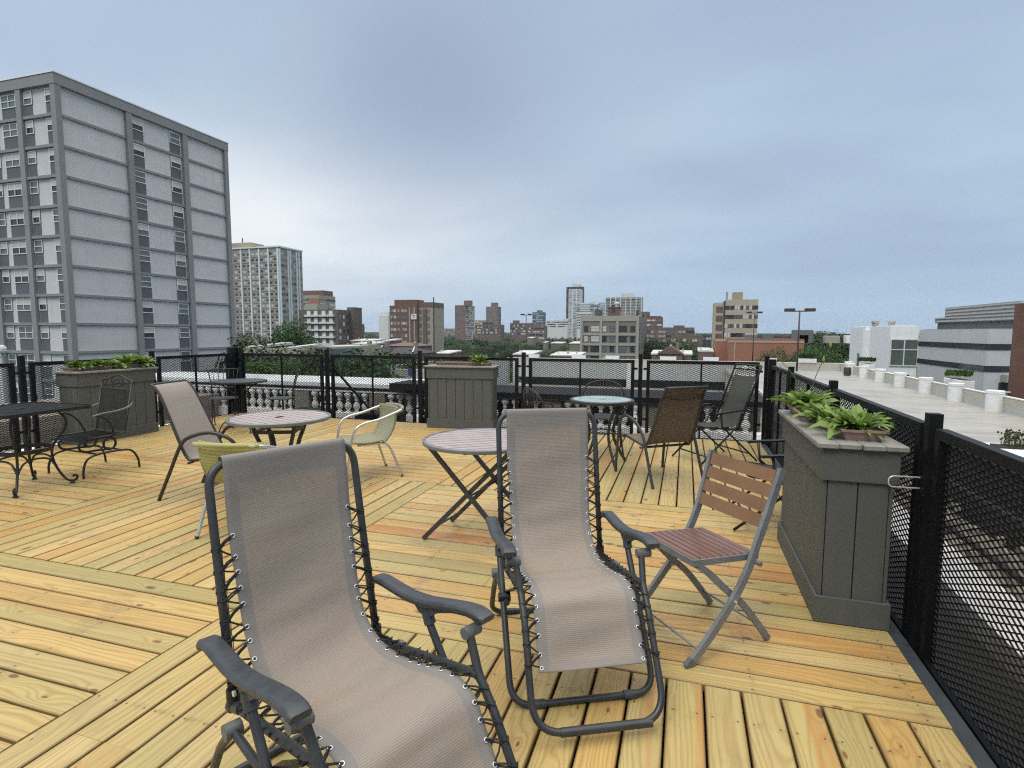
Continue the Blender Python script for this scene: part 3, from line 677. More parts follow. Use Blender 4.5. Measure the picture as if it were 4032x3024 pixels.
# ------------------------------------------------------------------ folding garden recliners with black frames
def recliner(loc, rz, label, bt=(-.47, 1.08), w=.205):
    root = empty('garden_recliner', loc, rz, label, 'recliner chair'); P = lambda l, f, z: Vector((l, -f, z)); b = M['tube_black']; kx, kz = (bt[0] + .17) / -.30, (bt[1] - .36) / .72; q_ = lambda f, z: (-.17 + (f + .17) * kx, .36 + (z - .36) * kz)
    MB().tube(fillet([P(-w, -.17, .36), P(-w, *bt), P(w, *bt), P(w, -.17, .36)], .02, 3), .011, 8).build('back_frame', b, root, True)
    MB().tube([P(-w, *q_(-.45, 1.03)), P(w, *q_(-.45, 1.03))], .009, 8).build('top_rail', b, root, True)
    vs = []; at = []
    prof = [q_(-.43, .965), q_(-.305, .66), q_(-.205, .42), (-.12, .395), (.10, .41), (.24, .42)]
    for i, (f, z) in enumerate(prof):
        for j in range(7): x = j / 6 * 2 - 1; vs.append(P(x * (w - .04), f, z - .012 * (1 - x * x))); at.append((x * .195, i * .2, 0))
    fs = [(i * 7 + j, i * 7 + j + 1, i * 7 + 8 + j, i * 7 + 7 + j) for i in range(5) for j in range(6)]
    MB().add(vs, fs, 0, fab=at).build('sling', M['sling_greygreen'], root, True, solid=.003)
    c = MB()
    for k in range(10): x = -(w - .045) + (2 * w - .12) * k / 9; c.tube([P(x, *q_(-.43, .968)), P(x + .012, *q_(-.45, 1.03)), P(x + .03, *q_(-.43, .968))], .003, 4)
    for s in (-1, 1):
        for k in range(14):
            z = .45 + .5 * k / 13; f = -.215 - .42 * (z - .45) ; c.tube([P(s * (w - .042), *q_(f, z)), P(s * w, *q_(f - .002, z + .012)), P(s * (w - .042), *q_(f - .014, z + .035))], .003, 4)
    c.build('lacing', M['cord'], root)
    MB().tube(fillet([P(-w, -.17, .37), P(-w, .27, .42), P(w, .27, .42), P(w, -.17, .37)], .03, 3), .011, 8).build('seat_frame', b, root, True)
    for s in (-1, 1):
        MB().bar(spline([P(s * .28, -.30, .565), P(s * .28, -.18, .60), P(s * .28, .0, .59), P(s * .28, .20, .575)], 5), .045, .016, up=(0, 0, 1)).build('armrest', b, root, 40)
        MB().tube([P(s * .265, .12, .58), P(s * .265, .10, .43), P(s * .265, -.40, .012)], .011, 8).build('leg', b, root, True)
        MB().tube([P(s * .25, -.17, .57), P(s * .25, -.12, .42), P(s * .25, .36, .012)], .011, 8).build('leg', b, root, True)
    for f, z in ((-.30, .10), (.27, .10)): MB().tube([P(-.25, f, z), P(.25, f, z)], .009, 8).build('stretcher', b, root, True)
    return root
rc = recliner((.33, 6.72, 0), R(-53), 'tall recliner with dark grey green mesh back in the far right corner of the deck')
recliner((.72, 4.56, 0), R(-86), 'black framed folding recliner with thin armrests half hidden behind the near right planter', (-.22, .80), .24)

# ------------------------------------------------------------------ round slatted tables
def slat_top(root, z, r, n=11, rot=0., hole=True):
    ca, sa = math.cos(rot), math.sin(rot)
    rim = [Vector((r * math.cos(a), r * math.sin(a), z)) for a in [2 * PI * k / 56 for k in range(56)]]
    MB().sweep(rim, [(-.012, -.014), (.006, -.016), (.011, -.008), (.011, .008), (.004, .014), (-.008, .014), (-.012, .008)], True, (0, 0, 1)).build('rim', M['alu_grey'] if hole != 2 else M['alu_grey'], root, 40)
    wd = 2 * (r - .012) / n
    for k in range(n):
        y0 = -(r - .012) + k * wd; y1 = y0 + wd - .010; y0 += .003; ym = max(abs(y0), abs(y1)); L = math.sqrt(max(.0004, (r - .012) ** 2 - ym ** 2)) - .001
        Lm = math.sqrt(max(.0004, (r - .012) ** 2 - min(abs(y0), abs(y1)) ** 2)) - .001
        cuts = [(-1, 1)]
        mid = abs((y0 + y1) / 2) < wd * .3 and hole
        m = MB()
        La, Lb = (math.sqrt((r - .012) ** 2 - y0 ** 2 + 1e-6), math.sqrt(max(1e-4, (r - .012) ** 2 - y1 ** 2)))
        segs = [(-1., -.028 / max(La, .03)), (.028 / max(La, .03), 1.)] if mid else [(-1., 1.)]
        for a, b in segs:
            vs = [(x * l, y, zz) for zz in (z - .004, z + .008) for (x, l, y) in ((a, La, y0), (b, La, y0), (b, Lb, y1), (a, Lb, y1))]
            vs = [(x * ca - y * sa, x * sa + y * ca, zz) for x, y, zz in vs]
            m.add(vs, [(0, 3, 2, 1), (4, 5, 6, 7), (0, 1, 5, 4), (1, 2, 6, 5), (2, 3, 7, 6), (3, 0, 4, 7)])
        if mid: m.lathe([(.03, z - .01), (.034, z + .009), (.026, z + .009), (.024, z - .01)], 16, mi=1)
        m.build('top_slat', [M['slat_weathered'], M['tube_black']], root)
    c = MB()
    for yy in (-.5 * r, .5 * r):
        x = math.sqrt(r * r - yy * yy) - .01; c.obox((yy - .012, -x, z - .022), (.024, 0, 0), (0, 2 * x, 0), (0, 0, .016))
    c.v = [(x * ca - y * sa, x * sa + y * ca, zz) for x, y, zz in c.v]; c.build('cross_bar', M['alu_grey'], root)
t2 = empty('slatted_table', (-1.34, 3.62, 0), R(-6), 'round folding table with weathered slats, umbrella hole and crossed grey legs, behind the two loungers', 'table', 'round slatted tables')
slat_top(t2, .70, .402, 10, R(42))
for s in (-1, 1):
    y = s * .215
    MB().bar([Vector((.36, y, .005)), Vector((-.31, y, .685))], .030, .017, up=(0, 1, 0)).build('leg', M['tube_grey'], t2)
    MB().bar([Vector((-.36, y * .93, .005)), Vector((.31, y * .93, .685))], .030, .017, up=(0, 1, 0)).build('leg', M['tube_grey'], t2)
for x, z in ((-.25, .11), (.25, .12), (0, .347)): MB().tube([(x, -.215, z), (x, .215, z)], .007, 8).build('stretcher', M['tube_grey'], t2, True)
t1 = empty('slatted_table', (-3.36, 4.01, 0), R(22), 'round slatted table between the light grey sling chair and the pale green woven armchair', 'table', 'round slatted tables')
slat_top(t1, .70, .415, 11, R(-42))
for k in range(4):
    a = PI / 4 + k * PI / 2; ca, sa = math.cos(a), math.sin(a); q = lambda r_, z: (r_ * ca, r_ * sa, z)
    MB().bar(spline([q(.24, .685), q(.225, .60), q(.17, .47), q(.155, .36), q(.19, .22), q(.27, .09), q(.34, .0)], 5), .03, .02, up=(-sa, ca, 0)).build('leg', M['tube_brown'], t1, 40)
m = MB()
for k in range(4): a, b = PI / 4 + k * PI / 2, PI / 4 + (k + 1) * PI / 2; m.bar([(.22 * math.cos(a), .22 * math.sin(a), .60), (.22 * math.cos(b), .22 * math.sin(b), .60)], .02, .028)
m.build('leg_brace', M['tube_brown'], t1)

# glass topped table
gt = empty('glass_table', (-.86, 6.13, 0), R(10), 'round patio table with frosted pale blue glass top near the far fence', 'table')
MB().lathe([(.0, .712), (.318, .712), (.322, .716), (.318, .720), (0, .720)], 48).build('glass_top', M['glass_frosted'], gt, 40)
MB().lathe([(.02, .719), (.042, .722), (.042, .730), (.02, .729)], 20).build('hole_collar', M['glass_frosted'], gt, 40)
rim = [Vector((.335 * math.cos(a), .335 * math.sin(a), .705)) for a in [2 * PI * k / 48 for k in range(48)]]
MB().sweep(rim, [(-.016, -.02), (.012, -.02), (.017, -.008), (.017, .01), (.006, .018), (-.012, .018)], True, (0, 0, 1)).build('rim', M['tube_grey'], gt, 40)
for k in range(4):
    a = R(28) + k * PI / 2; ca, sa = math.cos(a), math.sin(a); q = lambda r_, z: (r_ * ca, r_ * sa, z)
    MB().bar(spline([q(.27, .69), q(.24, .60), q(.175, .47), q(.15, .36), q(.17, .25), q(.24, .12), q(.32, .0)], 5), .028, .018, up=(-sa, ca, 0)).build('leg', M['tube_grey'], gt, 40)
MB().tube([(.155 * math.cos(a), .155 * math.sin(a), .36) for a in [2 * PI * k / 24 for k in range(24)]], .009, 8, True).build('leg_ring', M['tube_grey'], gt, True)

# hoop backed metal chairs at the glass table
def hoop(loc, rz, label, gp):
    root = empty('hoop_chair', loc, rz, label, 'metal chair', gp); P = lambda l, f, z: Vector((l, -f, z)); b = M['tube_black']
    hp = spline([P(-.235, -.17, .42), P(-.255, -.19, .60), P(-.245, -.215, .72), P(-.185, -.25, .80), P(-.09, -.27, .835), P(0, -.275, .845), P(.09, -.27, .835), P(.185, -.25, .80), P(.245, -.215, .72), P(.255, -.19, .60), P(.235, -.17, .42)], 5)
    MB().tube(hp, .010, 8).build('back_hoop', b, root, True)
    MB().tube(spline([P(-.25, -.185, .58), P(-.1, -.235, .57), P(.1, -.235, .57), P(.25, -.185, .58)], 5), .006, 6).build('cross_rail', b, root, True)
    for k in range(11):
        x = -.2 + .04 * k; zt = float(np.interp(abs(x), [0, .09, .185, .245], [.84, .83, .80, .72])) - .003
        MB().tube([P(x, -.232, .57), P(x, -.25 - .0, zt)], .0038, 5).build('spindle', b, root, True)
    MB().lathe([(.0, .418), (.21, .418), (.225, .425), (.22, .434), (.19, .430), (0, .428)], 28).build('seat', b, root, 40)
    for s in (-1, 1):
        MB().tube(spline([P(s * .19, .13, .42), P(s * .20, .16, .25), P(s * .23, .22, 0)], 5), .010, 8).build('leg', b, root, True)
        MB().tube(spline([P(s * .2, -.14, .42), P(s * .21, -.17, .25), P(s * .23, -.25, 0)], 5), .010, 8).build('leg', b, root, True)
        MB().tube(spline([P(s * .25, -.19, .64), P(s * .285, -.02, .645), P(s * .27, .13, .62), P(s * .235, .15, .52), P(s * .2, .12, .43)], 5), .010, 8).build('arm', b, root, True)
    return root
h1 = hoop((-.93, 6.80, 0), R(10), 'black metal chair with round hooped spindle back directly behind the glass table', 'black hoop backed chairs')
dup(h1, (-1.40, 5.98, 0), R(128), 'black metal hoop backed chair left of the glass table, half hidden behind the middle lounger', 'black hoop backed chairs')

# ------------------------------------------------------------------ green woven armchairs with aluminium tubes
def woven(loc, rz, label, mat):
    root = empty('woven_armchair', loc, rz, label, 'armchair'); P = lambda l, f, z: Vector((l, -f, z)); al = M['alu']
    arm = spline([P(-.25, .26, .0), P(-.262, .235, .2), P(-.272, .20, .42), P(-.278, .165, .52), P(-.28, .09, .568), P(-.285, -.06, .60), P(-.275, -.20, .645), P(-.235, -.305, .675), P(-.12, -.355, .682), P(0, -.365, .683),
                  P(.12, -.355, .682), P(.235, -.305, .675), P(.275, -.20, .645), P(.285, -.06, .60), P(.28, .09, .568), P(.278, .165, .52), P(.272, .20, .42), P(.262, .235, .2), P(.25, .26, .0)], 6)
    MB().tube(arm, .0125, 10).build('arm_tube', al, root, True)
    for s in (-1, 1):
        MB().tube(spline([P(s * .20, .13, .345), P(s * .205, -.10, .35), P(s * .215, -.17, .325), P(s * .235, -.225, .20), P(s * .258, -.292, .0)], 6), .0125, 10).build('rear_leg', al, root, True)
        for f, l in ((.26, .25), (-.292, .258)): MB().tube([P(s * l, f, .0), P(s * l, f, .02)], .0145, 10).build('foot_cap', M['tube_black'], root, True)
    MB().tube([P(-.258, .24, .16), P(.258, .24, .16)], .006, 8).build('stretcher', al, root, True)
    def shell(u, v):
        x = (v * 2 - 1)
        if u < .45:
            k = u / .45; f = .21 - .33 * k; z = .372 - .018 * math.sin(k * PI) ; w = .222; z += .012 * x * x
            if k < .12: z -= .022 * (1 - k / .12) ** 2
        else:
            k = (u - .45) / .55; kk = min(1, k * 1.0); f = -.12 - .20 * math.sin(min(1, kk * 1.2) * PI / 2) * (.72 + .28 * kk); z = .355 + .335 * (kk ** 1.35); w = .222 + .022 * kk
            f += .085 * x * x * kk
        return P(x * w, f, z)
    fa = lambda u, v: ((v * 2 - 1) * .22, u * .75, 0)
    nu, nv = 34, 22; vs = []; at = []
    for i in range(nu + 1):
        for j in range(nv + 1): vs.append(shell(i / nu, j / nv)); at.append(fa(i / nu, j / nv))
    fs = [(i * (nv + 1) + j, i * (nv + 1) + j + 1, (i + 1) * (nv + 1) + j + 1, (i + 1) * (nv + 1) + j) for i in range(nu) for j in range(nv)]
    MB().add(vs, fs, 0, fab=at).build('woven_shell', mat, root, True, solid=.009)
    edge = [shell(0, j / 10) for j in range(11)] + [shell(i / 24, 1) for i in range(1, 25)]
    for sd in (0, 1):
        MB().tube([shell(i / 30, sd) for i in range(31)], .010, 8).build('edge_binding', mat, root, True)
    MB().tube([shell(0, i / 12) for i in range(13)], .010, 8).build('edge_binding', mat, root, True)
    MB().tube([a + Vector((0, 0, .0)) for a in spline([P(-.235, -.305, .677), P(-.12, -.355, .684), P(0, -.365, .685), P(.12, -.355, .684), P(.235, -.305, .677)], 6)], .0175, 10).build('top_wrap', mat, root, True)
    return root
woven((-3.073, 4.899, 0), R(-42.4), 'pale green woven armchair with bright aluminium arms just left of the middle planter', M['weave_green'])
woven((-3.037, 3.316, 0), R(191.5), 'yellow green woven armchair with aluminium legs partly hidden behind the nearest lounger', M['weave_olive'])

# ------------------------------------------------------------------ wrought iron spring chair and square mesh table
def iron_chair(loc, rz, label):
    root = empty('iron_chair', loc, rz, label, 'iron chair'); P = lambda l, f, z: Vector((l, -f, z)); b = M['tube_black']
    for s in (-1, 1):
        MB().tube(spline([P(s * .282, .275, .0), P(s * .280, .268, .10), P(s * .272, .22, .185), P(s * .262, .10, .215), P(s * .262, -.10, .215), P(s * .268, -.21, .19), P(s * .278, -.262, .10), P(s * .280, -.275, .0)], 6), .011, 8).build('runner_leg', b, root, True)
        MB().tube([P(s * .16 + .0, -.06 + .06 * math.cos(a), .285 + .062 * math.sin(a)) for a in [2 * PI * k / 24 for k in range(25)]], .012, 8).build('spring_coil', b, root, True)
        MB().tube(spline([P(s * .16, .20, .35), P(s * .16, .235, .30), P(s * .16, .19, .245), P(s * .16, .05, .235), P(s * .16, -.05, .225)], 5), .011, 8).build('spring_coil', b, root, True)
        MB().tube(fillet([P(s * .235, .20, .375), P(s * .235, -.17, .378), P(s * .245, -.27, .90)], .05, 6), .010, 8).build('side_rail', b, root, True)
        a_ = spline([P(s * .235, -.06, .385), P(s * .262, -.03, .48), P(s * .275, .03, .56), P(s * .275, .12, .605)], 5)
        MB().tube(a_, .010, 8).build('arm_post', b, root, True)
        MB().bar(spline([P(s * .272, .15, .602), P(s * .275, .06, .622), P(s * .268, -.10, .632), P(s * .255, -.22, .66), P(s * .245, -.255, .70)], 5), .022, .010, up=(0, 0, 1)).build('armrest', M['alu_grey'], root, 40)
    for f in (.12, -.12): MB().tube([P(-.262, f, .215), P(.262, f, .215)], .009, 8).build('cross_bar', b, root, True)
    MB().tube(spline([P(-.245, -.27, .88), P(-.235, -.28, .915), P(-.15, -.288, .935), P(-.06, -.295, .965), P(0, -.297, .972), P(.06, -.295, .965), P(.15, -.288, .935), P(.235, -.28, .915), P(.245, -.27, .88)], 5), .010, 8).build('top_rail', b, root, True)
    MB().tube([P(-.243, -.25, .83), P(.243, -.25, .83)], .006, 6).build('cross_rail', b, root, True)
    for cx in (-.12, .0, .12):
        sg = 1 if cx <= 0 else -1
        MB().tube(spline([P(cx - .07 * sg, -.262, .845), P(cx - .05 * sg, -.268, .90), P(cx + .02 * sg, -.275, .935), P(cx + .03 * sg, -.27, .88), P(cx + .08 * sg, -.262, .855), P(cx + .10 * sg, -.266, .89), P(cx + .07 * sg, -.27, .90)], 6), .005, 6).build('scroll', b, root, True)
    # perforated seat and back
    V = []; Fc = []
    def wire(a, c, r=.0016):
        k = len(V); d = (c - a).normalized(); n1 = d.orthogonal().normalized() * r; n2 = d.cross(n1).normalized() * r
        for p in (a, c):
            for q in (n1, n2, -n1, -n2): V.append(tuple(p + q))
        for j in range(4): Fc.append((k + j, k + (j + 1) % 4, k + 4 + (j + 1) % 4, k + 4 + j))
    bk = lambda x, t: P(x * .24, -.175 - .075 * t, .40 + .43 * t); st = lambda x, t: P(x * .235, .20 - .37 * t, .375 + .004 * t - .012 * (1 - x * x) - (.03 * max(0, 1 - t * 6) if t < .16 else 0))
    for fn, nn in ((bk, 38), (st, 34)):
        for k in range(nn + 1): wire(fn(-1, k / nn), fn(1, k / nn)); 
        for k in range(nn + 1): wire(fn(k / nn * 2 - 1, 0), fn(k / nn * 2 - 1, 1))
    me = bpy.data.meshes.new('seat_mesh'); me.from_pydata(V, [], Fc); me.materials.append(b); o = bpy.data.objects.new('seat_mesh', me); C.objects.link(o); o.parent = root
    MB().bar([P(0, .20, .375), P(0, .215, .34)], .47, .006, up=(0, 1, 0)).build('front_lip', b, root)
    return root
iron_chair((-5.851, 4.187, 0), R(-5.4), 'black wrought iron spring chair with scrolled top and mesh back before the long planter')
tb = empty('square_table', (-5.79, 3.50, 0), R(2), 'square black metal mesh table with scrolled legs at the left edge', 'table')
hs = .395
MB().bar(fillet([(-hs, -hs, .73), (hs, -hs, .73), (hs, hs, .73), (-hs, hs, .73)], .09, 6, True), .010, .030, up=(0, 0, 1), closed=True).build('rim', M['tube_black'], tb, 40)
V = []; Fc = []
for k in range(61):
    a = -hs + .012 + (2 * hs - .024) * k / 60; lim = hs - (.04 if abs(a) > hs - .05 else .004); 
    for (p, q) in (((a, -lim), (a, lim)), ((-lim, a), (lim, a))):
        n = len(V); wx, wy = (.0028, 0) if p[0] == q[0] else (0, .0028)
        for (x, y) in ((p[0] - wx, p[1] - wy), (p[0] + wx, p[1] + wy), (q[0] + wx, q[1] + wy), (q[0] - wx, q[1] - wy)):
            V += [(x, y, .735), (x, y, .739)]
        Fc += [(n, n + 2, n + 4, n + 6), (n + 7, n + 5, n + 3, n + 1), (n, n + 1, n + 3, n + 2), (n + 2, n + 3, n + 5, n + 4), (n + 4, n + 5, n + 7, n + 6), (n + 6, n + 7, n + 1, n)]
me = bpy.data.meshes.new('tabletop'); me.from_pydata(V, [], Fc); me.materials.append(M['tube_black']); o = bpy.data.objects.new('tabletop', me); C.objects.link(o); o.parent = tb
MB().lathe([(.022, .735), (.036, .741), (.036, .745), (.022, .743)], 16).build('hole_collar', M['tube_black'], tb, 40)
for k in range(4):
    a = PI / 4 + k * PI / 2; ca, sa = math.cos(a), math.sin(a); q = lambda r_, z: (r_ * ca, r_ * sa, z)
    MB().tube(spline([q(.20, .725), q(.27, .70), q(.325, .62), q(.315, .53), q(.25, .43), q(.215, .36), q(.21, .27), q(.24, .16), q(.30, .05), q(.355, .028), q(.385, .05), q(.375, .078), q(.35, .07)], 6), .011, 8).build('leg', M['tube_black'], tb, True)
    MB().lathe([(.012, .03), (.014, .018), (.022, .008), (.022, 0)], 12, q(.345, 0)).build('foot', M['tube_black'], tb, 40)
    b_ = a + PI / 2; P1 = Vector(q(.235, .17)); P2 = Vector((.235 * math.cos(b_), .235 * math.sin(b_), .17)); mm = (P1 + P2) / 2
    MB().tube(spline([P1, P1.lerp(mm, .35) + Vector((0, 0, .09)), mm + Vector((0, 0, .115)), P2.lerp(mm, .35) + Vector((0, 0, .09)), P2], 5), .009, 8).build('leg_arch', M['tube_black'], tb, True)
MB().bar([(.215 * math.cos(t_), .215 * math.sin(t_), .36) for t_ in [2 * PI * k / 32 for k in range(32)]], .008, .035, up=(0, 0, 1), closed=True).build('leg_ring', M['tube_black'], tb, 40)

# ------------------------------------------------------------------ bistro set in the far left corner
bs = empty('bistro_table', (-6.17, 6.55, 0), R(20), 'round black mesh bistro table with tall arched legs in the far left corner', 'table')
MB().lathe([(0, .725), (.34, .725), (.37, .712), (.374, .722), (.37, .737), (.34, .737), (0, .737)], 44).build('tabletop', M['tube_grey'], bs, 40)
for k in range(4):
    a = PI / 4 + k * PI / 2; ca, sa = math.cos(a), math.sin(a); q = lambda r_, z: (r_ * ca, r_ * sa, z)
    MB().tube(spline([q(.30, .715), q(.24, .68), q(.12, .60), q(.06, .50), q(.045, .38), q(.06, .27), q(.16, .20), q(.26, .12), q(.31, .02)], 5), .009, 8).build('leg', M['tube_black'], bs, True)
    MB().lathe([(.01, .03), (.012, .015), (.024, .004), (.024, 0)], 10, q(.31, 0)).build('foot', M['tube_black'], bs, 40)
def bistro(loc, rz, label, gp):
    root = empty('bistro_chair', loc, rz, label, 'bistro chair', gp); P = lambda l, f, z: Vector((l, -f, z)); b = M['tube_black']
    MB().lathe([(0, .424), (.185, .424), (.2, .430), (.197, .440), (.17, .438), (0, .434)], 30).build('seat', M['tube_grey'], root, 40)
    for s in (-1, 1):
        MB().tube(spline([P(s * .14, -.15, .0), P(s * .145, -.17, .22), P(s * .155, -.165, .43), P(s * .17, -.19, .62), P(s * .20, -.24, .80), P(s * .22, -.27, .855), P(s * .235, -.25, .875)], 5), .008, 8).build('back_post', b, root, True)
        MB().tube(spline([P(s * .15, .10, .43), P(s * .155, .13, .2), P(s * .165, .165, .0)], 5), .008, 8).build('leg', b, root, True)
        for f in (-.15, .165): MB().lathe([(.008, .03), (.01, .012), (.02, .004), (.02, 0)], 10, P(s * (.14 if f < 0 else .165), f, 0)).build('foot', b, root, 40)
        MB().tube(spline([P(s * .145, -.155, .12), P(s * .12, 0, .22), P(s * .155, .13, .14)], 5), .006, 6).build('stretcher', b, root, True)
    MB().tube(spline([P(-.215, -.262, .85), P(-.1, -.285, .858), P(.1, -.285, .858), P(.215, -.262, .85)], 5), .008, 8).build('top_rail', b, root, True)
    MB().tube(spline([P(-.165, -.185, .58), P(0, -.205, .58), P(.165, -.185, .58)], 5), .007, 8).build('cross_rail', b, root, True)
    for k in range(5): x = -.12 + .06 * k; MB().tube([P(x, -.198, .58), P(x * 1.12, -.235, .72), P(x * 1.25, -.282, .856)], .005, 6).build('spindle', b, root, True)
    return root
b1 = bistro((-6.70, 6.78, 0), R(42), 'black wrought iron bistro chair behind the round bistro table, backed against the left fence', 'black bistro chairs')
dup(b1, (-5.88, 7.05, 0), R(-52), 'black wrought iron bistro chair seen side on, to the right of the bistro table', 'black bistro chairs')

# ================================================================== PLANTERS
def planter(name, loc, lx, ly, h, label, cap=.055, nx=6, ny=3):
    root = empty(name, loc, 0, label, 'planter'); p = M['planter_paint']; t = .018
    MB().box(t, lx - t, t, ly - t, .0, h - .04).build('inner_box', M['dark_slab'], root)
    th = .16
    def boards(n, L, fn):
        w = L / n
        for k in range(n):
            a, b = k * w + .0025, (k + 1) * w - .0025; x0, x1, y0, y1 = fn(a, b)
            MB().bbox(x0, x1, y0, y1, .02, h - .10, .002).build('side_board', p, root)
    boards(nx, lx - 2 * t, lambda a, b: (t + a, t + b, 0, t - .001)); boards(nx, lx - 2 * t, lambda a, b: (t + a, t + b, ly - t + .001, ly))
    boards(ny, ly, lambda a, b: (0, t - .001, a, b)); boards(ny, ly, lambda a, b: (lx - t + .001, lx, a, b))
    for z0, z1, nm in ((.0, .135, 'base_trim'), (h - .19, h - .028, 'top_trim')):
        o = .016; m = MB(); m.bbox(-o, lx + o, -o, -.001, z0, z1, .002); m.bbox(-o, lx + o, ly + .001, ly + o, z0, z1, .002); m.bbox(-o, -.001, 0, ly, z0, z1, .002); m.bbox(lx + .001, lx + o, 0, ly, z0, z1, .002); m.build(nm, p, root)
    n = 3 if lx > ly else 3; 
    for k in range(4):
        if lx > ly: y0 = -.045 + (ly + .09) * k / 4; MB().bbox(-.045 + .006 * (k % 2), lx + .045 - .005 * (k % 3), y0 + .001, y0 + (ly + .09) / 4 - .002, h - .026, h, .004).build('cap_board', M['planter_cap'], root)
        else: x0 = -.045 + (lx + .09) * k / 4; MB().bbox(x0 + .001, x0 + (lx + .09) / 4 - .002, -.045 + .006 * (k % 2), ly + .045, h - .026, h, .004).build('cap_board', M['planter_cap'], root)
    return root
def tray(loc, L, w, rz, label, h=.055):
    root = empty('planter_tray', loc, rz, label, 'plant tray', 'terracotta coloured planter trays')
    m = MB(); a, b, t = L / 2, w / 2, .008
    def ring(x, y, z): return [(-x, -y, z), (x, -y, z), (x, y, z), (-x, y, z)]
    R_ = [ring(a - .02, b - .015, 0), ring(a - .004, b - .003, h - .012), ring(a + .004, b + .004, h - .012), ring(a + .004, b + .004, h), ring(a - .006, b - .006, h), ring(a - .012, b - .012, h - .02)]
    vs = [p for r_ in R_ for p in r_]; fs = [(3, 2, 1, 0)]
    for i in range(len(R_) - 1):
        for j in range(4): k = (j + 1) % 4; fs.append((i * 4 + j, i * 4 + k, i * 4 + 4 + k, i * 4 + 4 + j))
    m.add(vs, fs).build('tray_body', M['terracotta'], root)
    MB().box(-a + .013, a - .013, -b + .013, b - .013, h - .03, h - .012).build('soil', M['soil'], root)
    return root
def hosta(loc, rz, label, r=.16, n=46, h=.16, mat='hosta_leaf', seed=1, stalk=None, gp='leafy green hostas in planter trays', sx=1., sy=1.):
    rr = random.Random(seed); root = empty('hosta_plant', loc, rz, label, 'plant', gp); m = MB()
    for k in range(n):
        a = rr.random() * 2 * PI; q = (k + .5) / n; Ln = r * rr.uniform(.62, 1.1) * (.6 + .5 * q); w = Ln * rr.uniform(.27, .37)
        el = R(80) * (1 - q) + R(14) * q + rr.uniform(-.2, .2); droop = rr.uniform(.5, 1.3) * (.5 + q); bx, by = math.cos(a) * sx, math.sin(a) * sy; r0 = rr.uniform(.0, .045) * (.4 + q)
        pos = Vector((bx * r0, by * r0, .0)); d = Vector((bx * math.cos(el), by * math.cos(el), math.sin(el) * h / .16)); side = Vector((-by, bx, 0)).normalized(); side = (side + Vector((0, 0, rr.uniform(-.4, .4)))).normalized(); vs = []; at = []; ns = 7; tone = rr.random() * .6
        tw = rr.uniform(-.03, .03)
        for i in range(ns + 1):
            t = i / ns; wd = w * (math.sin(PI * min(1, max(0, (t - .14) / .86)) ** .72) if t > .14 else .07) + .0015
            wave = .10 * w * math.sin(t * 15 + k)
            for s in (-1, 0, 1): vs.append(pos + side * s * wd * .5 + Vector((0, 0, abs(s) * wd * .16 + s * wave))); at.append((min(1, tone + (.25 if s == 0 else .0) + .25 * t), 0, 0))
            pos = pos + d * (Ln / ns); d = (d + Vector((bx * .08, by * .08, -droop / ns * (.4 + t)))).normalized(); side = (side + Vector((0, 0, tw))).normalized()
        fs = [(i * 3 + j, i * 3 + j + 1, i * 3 + 4 + j, i * 3 + 3 + j) for i in range(ns) for j in range(2)]
        m.add(vs, fs, 0, lf=at)
    m.build('leaves', M[mat], root, True)
    if stalk:
        for (x, y, z, b) in stalk:
            pth = spline([(0, 0, .02), (x * .3, y * .3, z * .5), (x, y, z)], 5); q = MB().tube(pth, .0035, 5, scale=[1 - .5 * i / (len(pth) - 1) for i in range(len(pth))])
            st = q.build('flower_stalk', M['hosta_leaf'], root, True)
            for bb in b:
                p = Vector((x, y, z)).lerp(Vector((x * .3, y * .3, z * .5)), 1 - bb); MB().lathe([(.001, -.022), (.009, -.006), (.008, .006), (.001, .025)], 6, p).build('bud', M['bud_yellow'], st, True)
    return root
# right planter  x .66-1.0  y 3.04-4.23
RP = planter('wooden_planter', (.677, 3.056, 0), .303, 1.15, .92, 'tall grey painted wooden planter box at the right fence holding two trays of hostas', nx=2, ny=6)
tray((.845, 3.37, .92), .20, .50, 0, 'near terracotta coloured tray overflowing with hostas on the right planter').rotation_euler.z = R(4)
tray((.775, 3.93, .92), .20, .50, R(0), 'rear terracotta coloured tray of hostas on the right planter')
hosta((.85, 3.28, .955), 0, 'broad light green hosta spilling over the near tray on the right planter', .19, 62, .16, seed=3)
hosta((.92, 3.47, .955), 1, 'low green hosta at the fence side of the near tray on the right planter', .17, 44, .14, seed=4)
hosta((.79, 3.52, .955), 2, 'green hosta at the deck side of the near tray on the right planter', .17, 44, .15, seed=5)
hosta((.775, 4.02, .955), 0, 'taller hosta with two long flower stalks in the rear tray of the right planter', .20, 52, .30, seed=6, stalk=[(-.20, .12, .36, ()), (.115, .02, .42, (1., .55))])
hosta((.775, 3.80, .955), 3, 'hosta at the near end of the rear tray on the right planter', .17, 40, .16, seed=7)
# curved silver hook on the right planter
hk = empty('metal_hook', (.96, 3.02, .755), 0, 'silver U shaped metal hook tied between the right planter and the fence', 'hook')
MB().tube(fillet([(.13, .0, .026), (-.02, -.01, .026), (-.02, -.01, -.026), (.13, .0, -.026)], .027, 6), .0035, 8).build('hook_wire', M['steel_ring'], hk, True)
